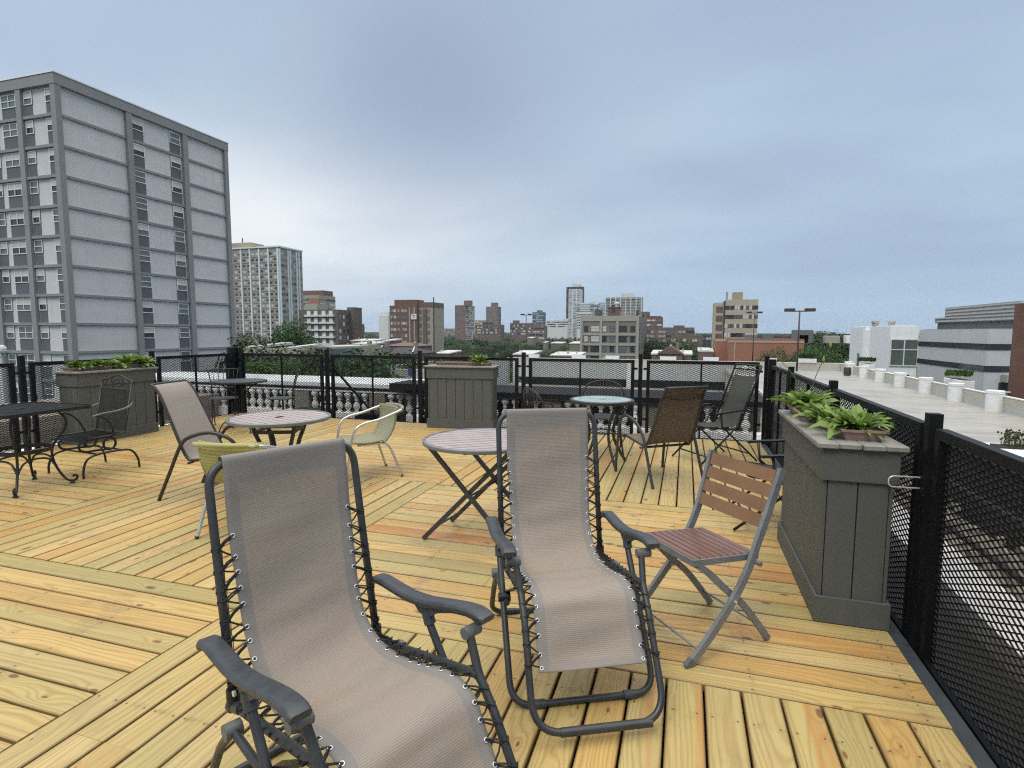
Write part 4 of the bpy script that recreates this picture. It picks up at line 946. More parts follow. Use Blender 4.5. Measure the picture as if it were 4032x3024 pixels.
# middle planter
MP = planter('wooden_planter', (-3.70, 7.655, 0), 1.0, .32, .945, 'grey painted wooden planter box against the far fence in the middle of the deck', nx=7, ny=3)
MP.rotation_euler.z = R(6)
tray((-3.20, 7.87, .945), .84, .19, R(6), 'long terracotta coloured tray on top of the middle planter', .05)
hosta((-2.96, 7.89, .985), 0, 'bright green hosta at the right end of the middle planter', .20, 54, .22, seed=8)
hosta((-3.52, 7.83, .985), 0, 'small sprig of young hosta leaves at the left end of the middle planter', .07, 9, .2, seed=9)
# left planter
LP = planter('wooden_planter', (-7.60, 5.05, 0), .335, 1.06, .935, 'long grey painted wooden planter box by the left fence behind the iron chair', nx=3, ny=7)
tray((-7.43, 5.31, .935), .20, .52, 0, 'near terracotta coloured tray on the left planter', .05); tray((-7.43, 5.86, .935), .20, .54, 0, 'far terracotta coloured tray on the left planter', .05)
for i, (x, y, r_, hh, lb) in enumerate([(-7.42, 5.16, .20, .17, 'dense hosta at the near end of the left planter'), (-7.40, 5.42, .20, .16, 'hosta second from the near end of the left planter'), (-7.42, 5.66, .17, .12, 'small low hosta in the middle of the left planter'),
                                        (-7.42, 5.86, .24, .24, 'largest bushy hosta on the left planter'), (-7.40, 6.06, .20, .18, 'hosta with one yellowing leaf at the far end of the left planter')]):
    hosta((x, y, .97), i, lb, r_, 60, hh, 'hosta_dark' if i < 3 else 'hosta_leaf', 20 + i)

# ================================================================== SURROUNDINGS
GZ = -19.
def sheet(name, x0, x1, y0, y1, z, mat, kind='structure'):
    o = MB().add([(x0, y0, z), (x1, y0, z), (x1, y1, z), (x0, y1, z)], [(0, 1, 2, 3)]).build(name, M[mat]); tag(o, kind=kind); return o
sheet('ground', -6000, 6000, -3000, 9000, GZ, 'city_ground')
m = MB(); p = [G(2700, 1500, GZ)] ; q = [atD(x, 1400, d) for x, d in ((2500, 2600), (3700, 2600), (3900, 14000), (2300, 14000))]
m.add([(v.x, v.y, GZ + .5) for v in q], [(0, 1, 2, 3)]); tag(m.build('lake', M['lake_water']), kind='structure')

# our own roof around the deck, balustrade and its wide coping
OB = empty('host_building', (-3.5, 0, -19), 0, 'old roof with mottled gravel and worn brick parapet that carries the wooden deck', 'building')
loc0 = Vector((-3.5, 0, -19))
def part(name, mats, fn, parent=OB, off=loc0, **k):
    mb = MB(); fn(mb); mb.v = [(x - off.x, y - off.y, z - off.z) for x, y, z in mb.v]; return mb.build(name, mats, parent, **k)
part('wall', M['old_brick'], lambda b: b.box(-12.2, 3.4, -6, 9.8, -19, -.9))
part('roof_surface', M['rubble'], lambda b: b.box(-12.2, 3.4, -6, 11.1, -.9, -.42))
part('deck_plinth', M['slate_plinth'], lambda b: (b.box(.98, 1.06, -1.6, 7.98, -.3, -.02), b.box(-7.66, .98, 7.985, 8.06, -.3, -.012), b.box(-7.66, -7.585, -1.6, 7.985, -.3, -.012)))
part('white_ledge', M['coping_white'], lambda b: b.box(-8.9, -7.8, -1, 8.2, -.42, -.22)); part('white_ledge', M['roof_grey_white'], lambda b: b.box(1.66, 1.98, -1, 8.3, -.42, -.16))
part('dark_flashing', M['dark_slab'], lambda b: (b.box(1.16, 1.60, -1, 8.3, -.42, -.24), b.box(-7.79, -7.72, -1, 8.2, -.42, -.10), b.box(-7.7, 1.1, 8.2, 9.56, -.42, -.30), b.box(2.75, 2.95, -1, 9.3, -.42, .25)))
part('pipe_rail', M['fence_black'], lambda b: (b.tube([(2.3, -1, .12), (2.3, 8.4, .12)], .03, 8), b.tube([(2.12, -1, -.10), (2.12, 8.4, -.16)], .022, 8)))
part('inner_parapet', M['old_brick'], lambda b: (b.box(-12, -5.2, 10.95, 11.1, -.42, .34), b.box(-5.2, 1.3, 10.6, 11.1, -.42, .18), b.box(-12., -9.6, -1, 9.6, -.42, .1)))
rr = random.Random(3)
def rub(b):
    for k in range(420):
        side = rr.random()
        if side < .55: x, y = rr.uniform(2.05, 2.75), rr.uniform(-.5, 8.3)
        else: x, y = rr.uniform(-9.6, -8.95), rr.uniform(-.5, 8.6)
        s_ = rr.uniform(.03, .12); z = -.42 + rr.uniform(0, .12); a = rr.uniform(0, 3)
        b.obox((x, y, z), (s_ * math.cos(a), s_ * math.sin(a), rr.uniform(-.02, .02)), (-s_ * .8 * math.sin(a), s_ * .8 * math.cos(a), rr.uniform(-.02, .02)), (0, rr.uniform(-.02, .02), s_ * .8))
o = part('debris', M['rubble'], rub); o['kind'] = 'stuff'
bal = empty('balustrade', (-4, 9.7, -.3), 0, 'weathered white terracotta balustrade with wide pale coping beyond the far fence', 'balustrade')
bo = Vector((-4, 9.7, -.3)); BP = lambda n_, mt, fn, **k: part(n_, mt, fn, bal, bo, **k)
BP('coping', M['coping_white'], lambda b: b.bbox(-12.2, -5.12, 9.60, 10.9, .335, .43, .012))
BP('black_coping', M['roof_membrane'], lambda b: (b.box(-5.1, 1.3, 9.56, 10.9, .27, .36), b.box(-5.35, -4.75, 9.40, 10.2, .361, .47)))
BP('frieze', M['terracotta_glaze'], lambda b: b.box(-12.2, 1.3, 9.62, 9.84, .245, .268))
BP('base_course', M['terracotta_glaze'], lambda b: b.box(-12.2, 1.3, 9.57, 9.84, -.36, -.17))
pr = [(.045, 0), (.05, .02), (.03, .035), (.028, .05), (.055, .10), (.062, .135), (.05, .185), (.026, .225), (.024, .24), (.036, .255), (.030, .275), (.026, .30), (.055, .345), (.064, .38), (.052, .41), (.03, .425), (.045, .44)]
pr = [(r_ * 1.15, z_ * .95) for r_, z_ in pr]
b0 = MB().lathe(pr, 12).build('baluster', M['terracotta_glaze'], bal, True); first = True; n = 0
for k in range(67):
    x = -11.9 + k * .195
    if k % 9 == 4 or k % 9 == 5: continue
    c = b0 if first else b0.copy()
    if not first: C.objects.link(c)
    c.location = Vector((x, 9.675, -.17)) - bo; first = False
for k in range(9):
    x = -11.9 + (4.5 + 9 * k) * .195
    if x > 1.1: break
    BP('pedestal', M['old_brick'], lambda b: b.box(x - .17, x + .17, 9.63, 9.80, -.17, .245))
for k, (x, w, lab) in enumerate(((-6.55, .72, 'black ribbed ballast box outside the fence behind the bistro chairs'), (-5.15, .85, 'black ribbed ballast box outside the fence behind the braced panel'), (-3.95, .6, 'black ribbed ballast box outside the fence just left of the middle planter'))):
    e = empty('ballast_box', (x, 8.72, -.42), 0, lab, 'ballast box', 'black ballast boxes outside the far fence')
    m = MB(); m.bbox(-w / 2, w / 2, -.18, .18, 0, .44, .02); [m.box(-w / 2 + .03, w / 2 - .03, -.196, -.181, .06 + .09 * j, .10 + .09 * j) for j in range(4)]; m.build('box_body', M['roof_membrane'], e)

# ---------------- parking garage
gz = -3.75; wt = -2.68
GA = empty('parking_garage', (5, 50, GZ), 0, 'pale concrete rooftop parking garage with white capped parapet walls beyond the fence', 'parking garage'); ga = Vector((5, 50, GZ))
GP = lambda n_, mt, fn, **k: part(n_, mt, fn, GA, ga, **k)
GP('floor', M['garage_floor'], lambda b: b.box(5.5, 20.3, 14, 86, gz - .5, gz))
GP('lower_floor', M['garage_floor'], lambda b: b.box(-27, 5.4, 48, 88, -7.4, -6.9))
GP('structure_core', M['concrete'], lambda b: (b.box(5.6, 20.2, 14.2, 85.8, GZ, gz - .51), b.box(-27, 5.4, 58, 88, GZ, -7.41)))
def gw(b, x0, x1, y0, y1, zb=gz): b.box(x0, x1, y0, y1, zb, wt - .06)
GP('parapet_wall', M['garage_wall'], lambda b: (gw(b, 20.3, 20.5, 14, 86.2), gw(b, 12.9, 20.29, 86, 86.2), gw(b, 5.2, 5.4, 14, 56)))
GP('far_spandrel', M['garage_wall'], lambda b: (b.box(-26.5, 12.88, 86, 86.3, -5.7, wt - .06)))
GP('left_parapet', M['garage_wall'], lambda b: (b.box(-37.5, -27.3, 55.0, 55.2, -6.5, wt - .06), b.box(-33.2, -33, 55.3, 70, -5.5, wt + .05), b.box(-27.2, -27, 55, 86, -7, wt - .06)))
GP('parapet_cap', M['white_paint'], lambda b: (b.box(20.27, 20.53, 14, 85.95, wt - .059, wt), b.box(-26.5, 20.53, 85.96, 86.35, wt - .059, wt + .001), b.box(-37.5, -27.25, 54.95, 55.25, wt - .059, wt), b.box(-33.25, -32.95, 55.3, 70, wt + .051, wt + .11), b.box(-27.24, -26.96, 55.3, 85.9, wt - .059, wt)))
GP('opening_shade', M['roof_membrane'], lambda b: (b.box(-24.5, 12, 86.32, 87.5, -6.9, -5.7), b.box(-24.4, 11.9, 86.05, 86.3, -6.9, -5.72)))  # black boxes stand in for the shade inside the garage opening
for x in (-26, -8, 8.2): GP('column', M['white_paint'], lambda b: b.box(x - .35, x + .35, 85.5, 85.98, -6.9, wt + .02))
for x, y in ((20.85, 84.2), (20.0, 80.1), (20.0, 74.2), (20.0, 68.5), (20.0, 62.7), (20.0, 56.7), (20.0, 51.), (20.0, 45.3), (20.0, 39.5), (20., 33.6)):
    GP('round_column', M['white_drum'], lambda b: b.lathe([(.50, gz), (.50, wt + .12), (.53, wt + .13), (.53, wt + .30), (.50, wt + .32)], 20, (x, y, 0)), smooth=40)
def shrub(loc, label, sx, n=160, dry=False, mat=None, gp=None):
    root = empty('shrub', loc, 0, label, 'plant', gp); rr = random.Random(int(loc[0] * 10)); V = MB()
    for k in range(n):
        x, y = rr.uniform(-sx, sx), rr.uniform(-.3, .3); h = rr.uniform(.2, .6); a = rr.uniform(0, 6); s_ = .05 if dry else .12
        top = Vector((x + rr.uniform(-.15, .15), y, h)); w = Vector((math.cos(a), math.sin(a), 0)) * s_
        if dry: V.add([(x - .008, y, 0), (x + .008, y, 0), top], [(0, 1, 2)], 0, lf=[(rr.random(), 0, 0)] * 3)
        V.add([top - w, top + Vector((0, 0, -s_)), top + w, top + Vector((0, 0, s_))], [(0, 1, 2, 3)], 0, lf=[(rr.random(), 0, 0)] * 4)
    V.build('foliage', M[mat or 'foliage_light'], root); return root
k_ = 0
for (x, y, lx, ly_, pl) in [(-23, 86.2, 1.6, .8, 0), (-15.8, 86.2, 2.1, .8, 0), (-10.6, 86.2, 2.0, .8, 0), (-2.4, 86.2, 2.3, .8, 0), (3.6, 86.2, 2.1, .8, 0), (11.6, 86.2, 1.4, .8, 0), (16.2, 86.2, 2.2, .8, 1), (21.4, 78.5, .9, 3.0, 2), (21.4, 54.2, .9, 3.2, 3), (21.3, 41.6, .9, 3.4, 4)]:
    labs = ['white concrete planter box on the far garage parapet, farthest left', 'white planter box on the far garage parapet, second from the left', 'white planter box on the garage parapet below the grey stone apartment block', 'white planter box on the garage parapet below the snowy roofed house', 'white planter box on the garage parapet right of the snowy roofed house', 'small white planter box on the garage parapet beside the fence corner post', 'white planter box with dark greenery on the far garage wall beside the tall double lamp',
            'white planter box outside the far end of the right garage wall', 'white planter box outside the garage wall in front of the striped grey building', 'white planter box with a bushy shrub outside the garage wall, nearest the viewer']
    e = empty('planter_box', (x, y, wt - .45 if k_ < 7 else wt - .75), 0, labs[k_], 'planter box', 'white planter boxes along the garage parapets'); m = MB(); m.bbox(-lx / 2, lx / 2, -ly_ / 2, ly_ / 2, 0 if k_ > 6 else .452, 1.0 if k_ < 7 else 1.15, .02); m.build('box_body', M['white_paint'], e)
    MB().box(-lx / 2 + .1, lx / 2 - .1, -ly_ / 2 + .1, ly_ / 2 - .1, 1.002 if k_ < 7 else 1.152, 1.03 if k_ < 7 else 1.18).build('soil', M['soil'], e)
    if pl >= 1: shrub((x, y, wt + .5 if k_ >= 7 else wt + .56), ['', 'dark low greenery in the planter box by the tall double lamp', 'low shrub in the planter box at the far end of the garage wall', 'flat low shrub in the box before the striped building', 'bushy yellow green shrub in the planter box nearest the viewer'][pl], .8, 220, mat='foliage' if pl < 3 else 'foliage_light')
    k_ += 1
nb = empty('planter_box', (11.6, 23.3, -4), 0, 'large pale concrete planter with dry grass on the garage edge over the right fence', 'planter box'); MB().bbox(-1.9, 3, -2.6, 2.2, -1, 1.3, .03).build('box_body', M['coping_white'], nb); MB().box(-.6, 1.2, 1.0, 1.7, 1.302, 1.36).build('soil', M['soil'], nb)
g_ = shrub((12.0, 24.6, -2.66), 'clump of dry brown and green grass in the pale planter over the right fence', .75, 260, True, 'ivy')
e = empty('trash_barrel', (19.0, 77.2, gz), 0, 'dark brown barrel by the right wall at the far end of the garage roof', 'barrel'); MB().lathe([(.35, 0), (.42, .3), (.42, .8), (.38, 1.0), (.3, 1.02)], 16).build('barrel_body', M['dark_metal'], e, 40); MB().lathe([(.43, .3), (.45, .32), (.43, .34)], 16).build('hoop', M['tube_black'], e)
e = empty('lamp', (22.2, 70, -4.4), 0, 'small lit orange lamp behind the right garage wall below the big white window', 'lamp'); MB().lathe([(.05, 0), (.05, 1.1)], 8).build('stem', M['tube_black'], e); MB().lathe([(.1, 1.1), (.36, 1.2), (.36, 1.3), (.1, 1.36)], 12).build('lamp_head', M['lamp_glow'], e)
def lamp_post(px, ty, by, D, headw, label):
    b = atD(px, by, D); t = atD(px, ty, D); e = empty('lamp_post', b, 0, label, 'lamp post', 'double headed parking lot lamp posts'); h = t.z - b.z
    MB().tube([(0, 0, 0), (0, 0, h - .1)], .11, 8, scale=[1.15, .8]).build('pole', M['dark_metal'], e, True)
    MB().box(-headw * .28, headw * .28, -.06, .06, h - .12, h + .02).build('arm', M['dark_metal'], e)
    for s in (-1, 1): m = MB(); m.bbox(s * headw * .34 - headw * .17, s * headw * .34 + headw * .17, -.45, .45, h - .1, h + .32, .05); m.build('lamp_head', M['dark_metal'], e)
lamp_post(3137, 1224, 1462, 82, 3.5, 'tall dark double lamp post on the garage roof, nearest and biggest of the three')
lamp_post(2962, 1232, 1440, 150, 3.5, 'dark double lamp post in front of the cream apartment tower')
lamp_post(2071, 1240, 1430, 150, 2.9, 'thin black double lamp post rising above the treetops near the middle planter')

# ---------------- buildings
def face_windows(root, bd, O, u, n, W, zt, zb, cols, rows, ww, wh, mats, mx=.0, name='window', frame=None, xs=None, zofs=.5, proud=.06, seed=0, prob=1., mesh_cache={}):
    rr = random.Random(seed + cols * 7 + rows); off = Vector(root.location); pos = []
    fh = (zt - zb) / rows
    for r_ in range(rows):
        for c in range(cols):
            if rr.random() > prob: continue
            x = (xs[c] if xs else mx + (W - 2 * mx) * (c + .5) / cols); z = zt - fh * (r_ + zofs)
            if z < -14.5: continue
            pos.append((x, z, rr.randrange(len(mats))))
    protos = {}; stuff = MB()
    for (x, z, mi) in pos:
        P = O + u * x + Vector((0, 0, z)) - Vector((0, 0, O.z))
        if bd[0] > 0:
            if mi not in protos:
                mb = MB(); a = ww / 2; mb.obox(-u * a - n * .03 - Vector((0, 0, wh / 2)), u * ww, n * (.03 + proud), Vector((0, 0, wh)))
                if frame:
                    f = .09
                    for (p0, du, dz) in ((-a - f, ww + 2 * f, 0), ): pass
                    fm = 1
                    mb.obox(-u * (a + f) - n * .02 + Vector((0, 0, wh / 2)), u * (ww + 2 * f), n * (.04 + proud), Vector((0, 0, f)), fm); mb.obox(-u * (a + f) - n * .02 - Vector((0, 0, wh / 2 + f)), u * (ww + 2 * f), n * (.05 + proud), Vector((0, 0, f)), fm)
                    mb.obox(-u * (a + f) - n * .02 - Vector((0, 0, wh / 2)), u * f, n * (.04 + proud), Vector((0, 0, wh)), fm); mb.obox(u * a - n * .02 - Vector((0, 0, wh / 2)), u * f, n * (.04 + proud), Vector((0, 0, wh)), fm)
                    mb.obox(-u * a - n * .02 - Vector((0, 0, .04)), u * ww, n * (.035 + proud), Vector((0, 0, .08)), fm)
                protos[mi] = mb.build(name, [M[mats[mi]], M[frame or 'w_white']], root); o = protos[mi]
            else: o = protos[mi].copy(); C.objects.link(o)
            o.location = P - off; bd[0] -= 1
        else: stuff.obox(P - off - u * ww / 2 - n * .03 - Vector((0, 0, wh / 2)), u * ww, n * (.03 + proud), Vector((0, 0, wh)), mi)
    if stuff.v: q = stuff.build(name, [M[x] for x in mats], root); q['kind'] = 'stuff'
def bld(name, label, cx, ty, D, fpx, spx, wall, depth=14., zb=GZ, roofm='roof_grey', parapet=.5, cat='building', width=None):
    """near corner seen at pixel column cx; south face runs to fpx, side face runs back to spx"""
    Cn = atD(cx, ty, D); xe = onY(fpx, ty, Cn.y).x if fpx is not None else Cn.x + width
    ye = min(onX(spx, ty, Cn.x).y, Cn.y + 60) if spx is not None else Cn.y + depth
    if ye < Cn.y: ye = Cn.y + depth
    x0, x1 = min(xe, Cn.x), max(xe, Cn.x); root = empty(name, ((x0 + x1) / 2, (Cn.y + ye) / 2, zb), 0, label, cat); off = Vector(root.location)
    B_ = dict(root=root, x0=x0, x1=x1, y0=Cn.y, y1=ye, zt=Cn.z, zb=zb, side=1 if xe < Cn.x else -1, bd=[100], off=off)
    bpart(B_, 'wall', wall, lambda b: b.box(x0, x1, Cn.y, ye, zb, Cn.z - .02))
    bpart(B_, 'roof', roofm, lambda b: b.box(x0 + .3, x1 - .3, Cn.y + .3, ye - .3, Cn.z - .015, Cn.z + .05))
    if parapet: bpart(B_, 'parapet', wall, lambda b: (b.box(x0, x1, Cn.y, Cn.y + .28, Cn.z - .014, Cn.z + parapet), b.box(x0, x1, ye - .28, ye, Cn.z - .014, Cn.z + parapet), b.box(x0, x0 + .28, Cn.y + .281, ye - .281, Cn.z - .014, Cn.z + parapet), b.box(x1 - .28, x1, Cn.y + .281, ye - .281, Cn.z - .014, Cn.z + parapet)))
    return B_
def bpart(B_, name, mat, fn, **k):
    mb = MB(); fn(mb); o = B_['off']; mb.v = [(x - o.x, y - o.y, z - o.z) for x, y, z in mb.v]; return mb.build(name, [M[q] for q in mat] if isinstance(mat, (list, tuple)) else M[mat], B_['root'], **k)
def south(B_, cols, rows, ww, wh, mats=('glass_dark', 'glass_mid', 'blind'), zt=None, zb=None, **k):
    face_windows(B_['root'], B_['bd'], Vector((B_['x0'], B_['y0'], 0)), Vector((1, 0, 0)), Vector((0, -1, 0)), B_['x1'] - B_['x0'], zt or B_['zt'] - .6, zb if zb is not None else B_['zb'], cols, rows, ww, wh, mats, **k)
def sidef(B_, cols, rows, ww, wh, mats=('glass_dark', 'glass_mid', 'blind'), zt=None, zb=None, **k):
    s = B_['side']; face_windows(B_['root'], B_['bd'], Vector((B_['x1'] if s > 0 else B_['x0'], B_['y0'], 0)), Vector((0, 1, 0)), Vector((s, 0, 0)), B_['y1'] - B_['y0'], zt or B_['zt'] - .6, zb if zb is not None else B_['zb'], cols, rows, ww, wh, mats, **k)

# the big grey apartment block at the left
def grey_block():
    sc = 1.354; fh = 2.03 * sc; X0 = -41.14 * sc; Y0 = 28.41 * sc; zt = 17.27 * sc + H; L = 15.02 * sc; Wd = 16
    root = empty('apartment_block', (X0 - Wd / 2, Y0 + L / 2, GZ), 0, 'large pale grey brick apartment block with darker concrete frame at the left', 'building'); off = Vector(root.location)
    B_ = dict(root=root, off=off)
    bpart(B_, 'wall', 'w_greybrick', lambda b: b.box(X0 - Wd, X0 - .35, Y0 + .35, Y0 + L - .3, GZ, zt - .5))
    fr = 'w_greyframe'; S = [0, .42, 5.1, 5.55, 10.12, 10.62, 15.25, 15.02]
    piers = [(0, .40 * sc), (5.1 * sc, 5.55 * sc), (10.12 * sc, 10.6 * sc), (14.62 * sc, 15.02 * sc)]
    for a, b_ in piers: bpart(B_, 'pier', fr, lambda b: b.box(X0 - .349, X0, Y0 + a, Y0 + b_, GZ, zt - .95))
    for a, b_ in ((-.62, 0), (-5.2, -4.55), (-10., -9.4)): 
        bpart(B_, 'pier', fr, lambda b: b.box(X0 + a - (.001 if a == -.62 else 0), X0 + b_ - .002, Y0, Y0 + .349, GZ, zt - .95) if a != -.62 else b.box(X0 - .60, X0 - .351, Y0, Y0 + .349, GZ, zt - .95))
    bpart(B_, 'roof_band', fr, lambda b: (b.box(X0 - Wd, X0 + .04, Y0 - .04, Y0 + L + .04, zt - .949, zt)))
    bpart(B_, 'roof_cap', 'w_whitepanel', lambda b: b.box(X0 - Wd - .1, X0 + .1, Y0 - .1, Y0 + L + .1, zt + .002, zt + .12))
    nf = 14; zs = [zt - .95 - fh * .0 - k * fh for k in range(1, nf)]
    for k in range(1, nf):
        z = zt - .80 - k * fh
        if z < GZ + 1: break
        def fl(b, z=z):
            for (a, e) in zip(piers[:-1], piers[1:]): b.box(X0 - .349, X0 - .17, Y0 + a[1] + .002, Y0 + e[0] - .002, z - .12, z + .12)
            b.box(X0 - 4.548, X0 - .602, Y0 + .1, Y0 + .349, z - .13, z + .13); b.box(X0 - 9.398, X0 - 5.202, Y0 + .1, Y0 + .349, z - .13, z + .13)
        bpart(B_, 'floor_band', fr, fl)
    ux, uy = Vector((1, 0, 0)), Vector((0, 1, 0)); nxt, nyt = Vector((1, 0, 0)), Vector((0, -1, 0))
    W1, W2 = [5.62 * sc + .7, 10.05 * sc - .75], 1.35
    pr_ = {}; rr = random.Random(4)
    def win(P, u, n, w, h, key):
        kk = (key, rr.randrange(3))
        if kk not in pr_:
            m = MB(); g = [1, 2, 3][kk[1]]
            Z = lambda z: Vector((0, 0, z))
            m.obox(-u * w / 2 - n * .02 - Z(h / 2), u * w, n * .05, Z(h), 1 if kk[1] == 0 else 2); m.obox(-u * w / 2 + n * .031 + Z(.01), u * w, n * .02, Z(h / 2 - .05), 2 if kk[1] == 1 else 3)
            for (x, z, ww, hh) in ((-w / 2, -h / 2, .07, h), (w / 2 - .07, -h / 2, .07, h), (-w / 2 + .07, -h / 2, w - .14, .07), (-w / 2 + .07, h / 2 - .07, w - .14, .07), (-w / 2 + .07, -.035, w - .14, .07)) + (((-.04, -h / 2 + .07, .08, h - .14),) if w > 1.6 else ()):
                m.obox(u * x + n * .052 + Z(z), u * ww, n * .04, Z(hh), 0)
            pr_[kk] = m.build('window', [M['white_enamel'], M['glass_dark'], M['glass_mid'], M['blind']], root); o = pr_[kk]
        else: o = pr_[kk].copy(); C.objects.link(o)
        o.location = P - off
        kk = ('s', key)
        if kk not in pr_: m = MB(); m.obox(-u * w / 2 - n * .02 - Vector((0, 0, .55)), u * w, n * .05, Vector((0, 0, 1.1))); pr_[kk] = m.build('spandrel', M['w_spandrel'], root); o = pr_[kk]
        else: o = pr_[kk].copy(); C.objects.link(o)
        o.location = P - off - Vector((0, 0, h / 2 + .56))
    for k in range(nf - 1):
        zc = zt - .80 - k * fh - .17 - (.15 if k == 0 else 0); h = 1.28 if k else 1.2
        if zc - 3 < -14: break
        P = Vector((X0 - .349, 0, zc - h / 2 - .03))
        for y in W1: win(P + Vector((0, Y0 + y, 0)), uy, nxt, W2, h, 'e')
        for x, w, key in ((-1.15, 1.0, 'n'), (-3.95, 1.1, 'n'), (-6.6, 2.0, 'w'), (-8.8, 1.1, 'n')): win(Vector((X0 + x, Y0 + .349, zc - h / 2 - .03)), ux, nyt, w, h, key)
grey_block()

def x2(cx, cy): return 850 + .4069 * cx, 900 + .4069 * cy
def x3(cx, cy): return 1700 + .4973 * cx, 1050 + .4973 * cy
def x4(cx, cy): return 2700 + .6022 * cx, 1050 + .6022 * cy
W3 = ('glass_dark', 'glass_mid', 'blind'); WD = ('glass_dark', 'glass_dark', 'glass_mid'); 
# white finned tower
B = bld('apartment_tower', 'tall apartment tower with white vertical fins and dozens of balcony windows beside the grey block', x2(605, 0)[0], x2(0, 200)[1], 330, x2(150, 0)[0], x2(832, 0)[0], 'w_towerwall', parapet=1.1)
W_ = B['x1'] - B['x0']; Lq = B['y1'] - B['y0']; zt = B['zt']
for k in range(6): x = B['x0'] + (W_ - .9) * k / 5; bpart(B, 'fin', 'w_fin', lambda b: b.box(x, x + .9, B['y0'] - .6, B['y0'] - .001, GZ, zt + .5))
for f in (.0, .33, .42, .70, .80): y = B['y0'] + Lq * f; bpart(B, 'fin', 'w_fin', lambda b: b.box(B['x1'] + .001, B['x1'] + .6, y, y + .9, GZ, zt + .5))
bpart(B, 'top_band', 'w_fin', lambda b: b.box(B['x0'] - .3, B['x1'] + .61, B['y0'] - .61, B['y1'], zt + 1.102, zt + 1.9))
bw = (W_ - .9) / 5
south(B, 10, 15, 1.5, 1.15, ('glass_dark', 'glass_dark', 'blind'), zt=zt - .5, zb=zt - .5 - 15 * 3.1, mx=.9)
sidef(B, 5, 15, 3.0, 1.3, ('glass_mid', 'w_blueglass', 'glass_dark'), zt=zt - .5, zb=zt - .5 - 15 * 3.1, mx=1)
bpart(B, 'balcony_bands', 'w_stone', lambda b: [b.box(B['x0'] + bw * i + 1.6, B['x0'] + bw * (i + 1) - .3, B['y0'] - .25, B['y0'] - .08, zt - .5 - 3.1 * (j + 1) + .05, zt - .5 - 3.1 * (j + 1) + .35) for i in range(5) for j in range(15)])
a = onY(x2(340, 0)[0], x2(0, 133)[1], B['y0'] + 6); l = onY(x2(90, 0)[0], x2(0, 133)[1], B['y0'] + 6); bpart(B, 'penthouse', 'w_tanpent', lambda b: b.box(l.x, a.x, B['y0'] + 6, B['y0'] + 16, zt + .06, a.z))
bpart(B, 'antenna', 'dark_metal', lambda b: b.box(l.x + 9, l.x + 9.4, B['y0'] + 9, B['y0'] + 9.4, a.z + .001, a.z + 3.2))
# tan block with brick strip behind
B = bld('apartment_building', 'tan apartment building with red brick strip and brick penthouse just right of the finned tower', x2(998, 0)[0], x2(0, 650)[1], 420, x2(760, 0)[0], x2(1155, 0)[0], 'w_tan')
south(B, 6, 10, 3.2, 1.5, W3, zt=B['zt'] - 1, zb=B['zt'] - 33, prob=.9); sidef(B, 5, 10, 4, 1.5, W3, zt=B['zt'] - 1, zb=B['zt'] - 33)
bpart(B, 'brick_strip', 'w_brickred', lambda b: b.box(B['x1'] - 9, B['x1'] + .15, B['y0'] - .15, B['y0'] + .6, GZ, B['zt'] - 2))
a = atD(x2(1055, 0)[0], x2(0, 600)[1], 430); bpart(B, 'penthouse', 'w_redbrown', lambda b: b.box(B['x0'], a.x, B['y0'] + 8, B['y0'] + 20, B['zt'] + .06, a.z))
# dark brown block with white balconies
B = bld('apartment_building', 'dark brown brick apartment building with four columns of white balconies', x2(1180, 0)[0], x2(0, 795)[1], 250, x2(800, 0)[0], x2(1290, 0)[0], 'w_darkbrown')
W_ = B['x1'] - B['x0']; cxs = [W_ * .27, W_ * .45, W_ * .65, W_ * .83]
for cxi in cxs:
    for j in range(9):
        z = B['zt'] - 1.9 - j * 3.05
        if j * 4 + int(cxi) < 300:
            o = bpart(B, 'balcony', 'w_white', lambda b: (b.box(B['x0'] + cxi - 1.7, B['x0'] + cxi + 1.7, B['y0'] - 1.1, B['y0'] - .01, z - .55, z + .25), b.box(B['x0'] + cxi - 1.0, B['x0'] + cxi + .8, B['y0'] - .2, B['y0'] + .1, z + .3, z + 1.9)))
sidef(B, 3, 9, 1.3, 1.5, W3, zt=B['zt'] - 1, zb=B['zt'] - 28)
a = atD(x2(1250, 0)[0], x2(0, 765)[1], 262); bpart(B, 'stair_tower', 'w_darkbrown', lambda b: b.box(B['x1'] - 1.5, B['x1'] + 2.2, B['y0'] + 9, B['y0'] + 15, GZ, a.z))
a = onY(x2(860, 0)[0], x2(0, 728)[1], B['y0'] + 14); c_ = onY(x2(980, 0)[0], x2(0, 728)[1], B['y0'] + 14); bpart(B, 'rooftop_house', 'w_stone', lambda b: b.box(a.x, c_.x, B['y0'] + 14, B['y0'] + 22, B['zt'] + .06, a.z))
# small brick block
B = bld('brick_building', 'low brick building with rows of balconies between the dark brown block and the treetops', x2(1405, 0)[0], x2(0, 930)[1], 430, x2(1292, 0)[0], x2(1437, 0)[0], 'w_redbrown')
south(B, 5, 6, 2.4, 1.3, W3, zt=B['zt'] - 1, zb=B['zt'] - 19); sidef(B, 3, 6, 2.4, 1.3, W3, zt=B['zt'] - 1, zb=B['zt'] - 19)
# white slender
B = bld('white_building', 'plain white high rise standing left of the brown brick building with the white sign', x2(1665, 0)[0], x2(0, 846)[1], 560, x2(1577, 0)[0], None, 'w_white', roofm='w_white')
south(B, 1, 10, 2.2, 2., ('glass_dark', 'glass_mid'), xs=[16.5], zt=B['zt'] - 1, zb=B['zt'] - 32)
a = atD(x2(1690, 0)[0], x2(0, 812)[1], 562); bpart(B, 'penthouse', 'w_white', lambda b: b.box(B['x1'] - 9, B['x1'] - .5, B['y0'] + 2, B['y0'] + 9, B['zt'] + .06, a.z))
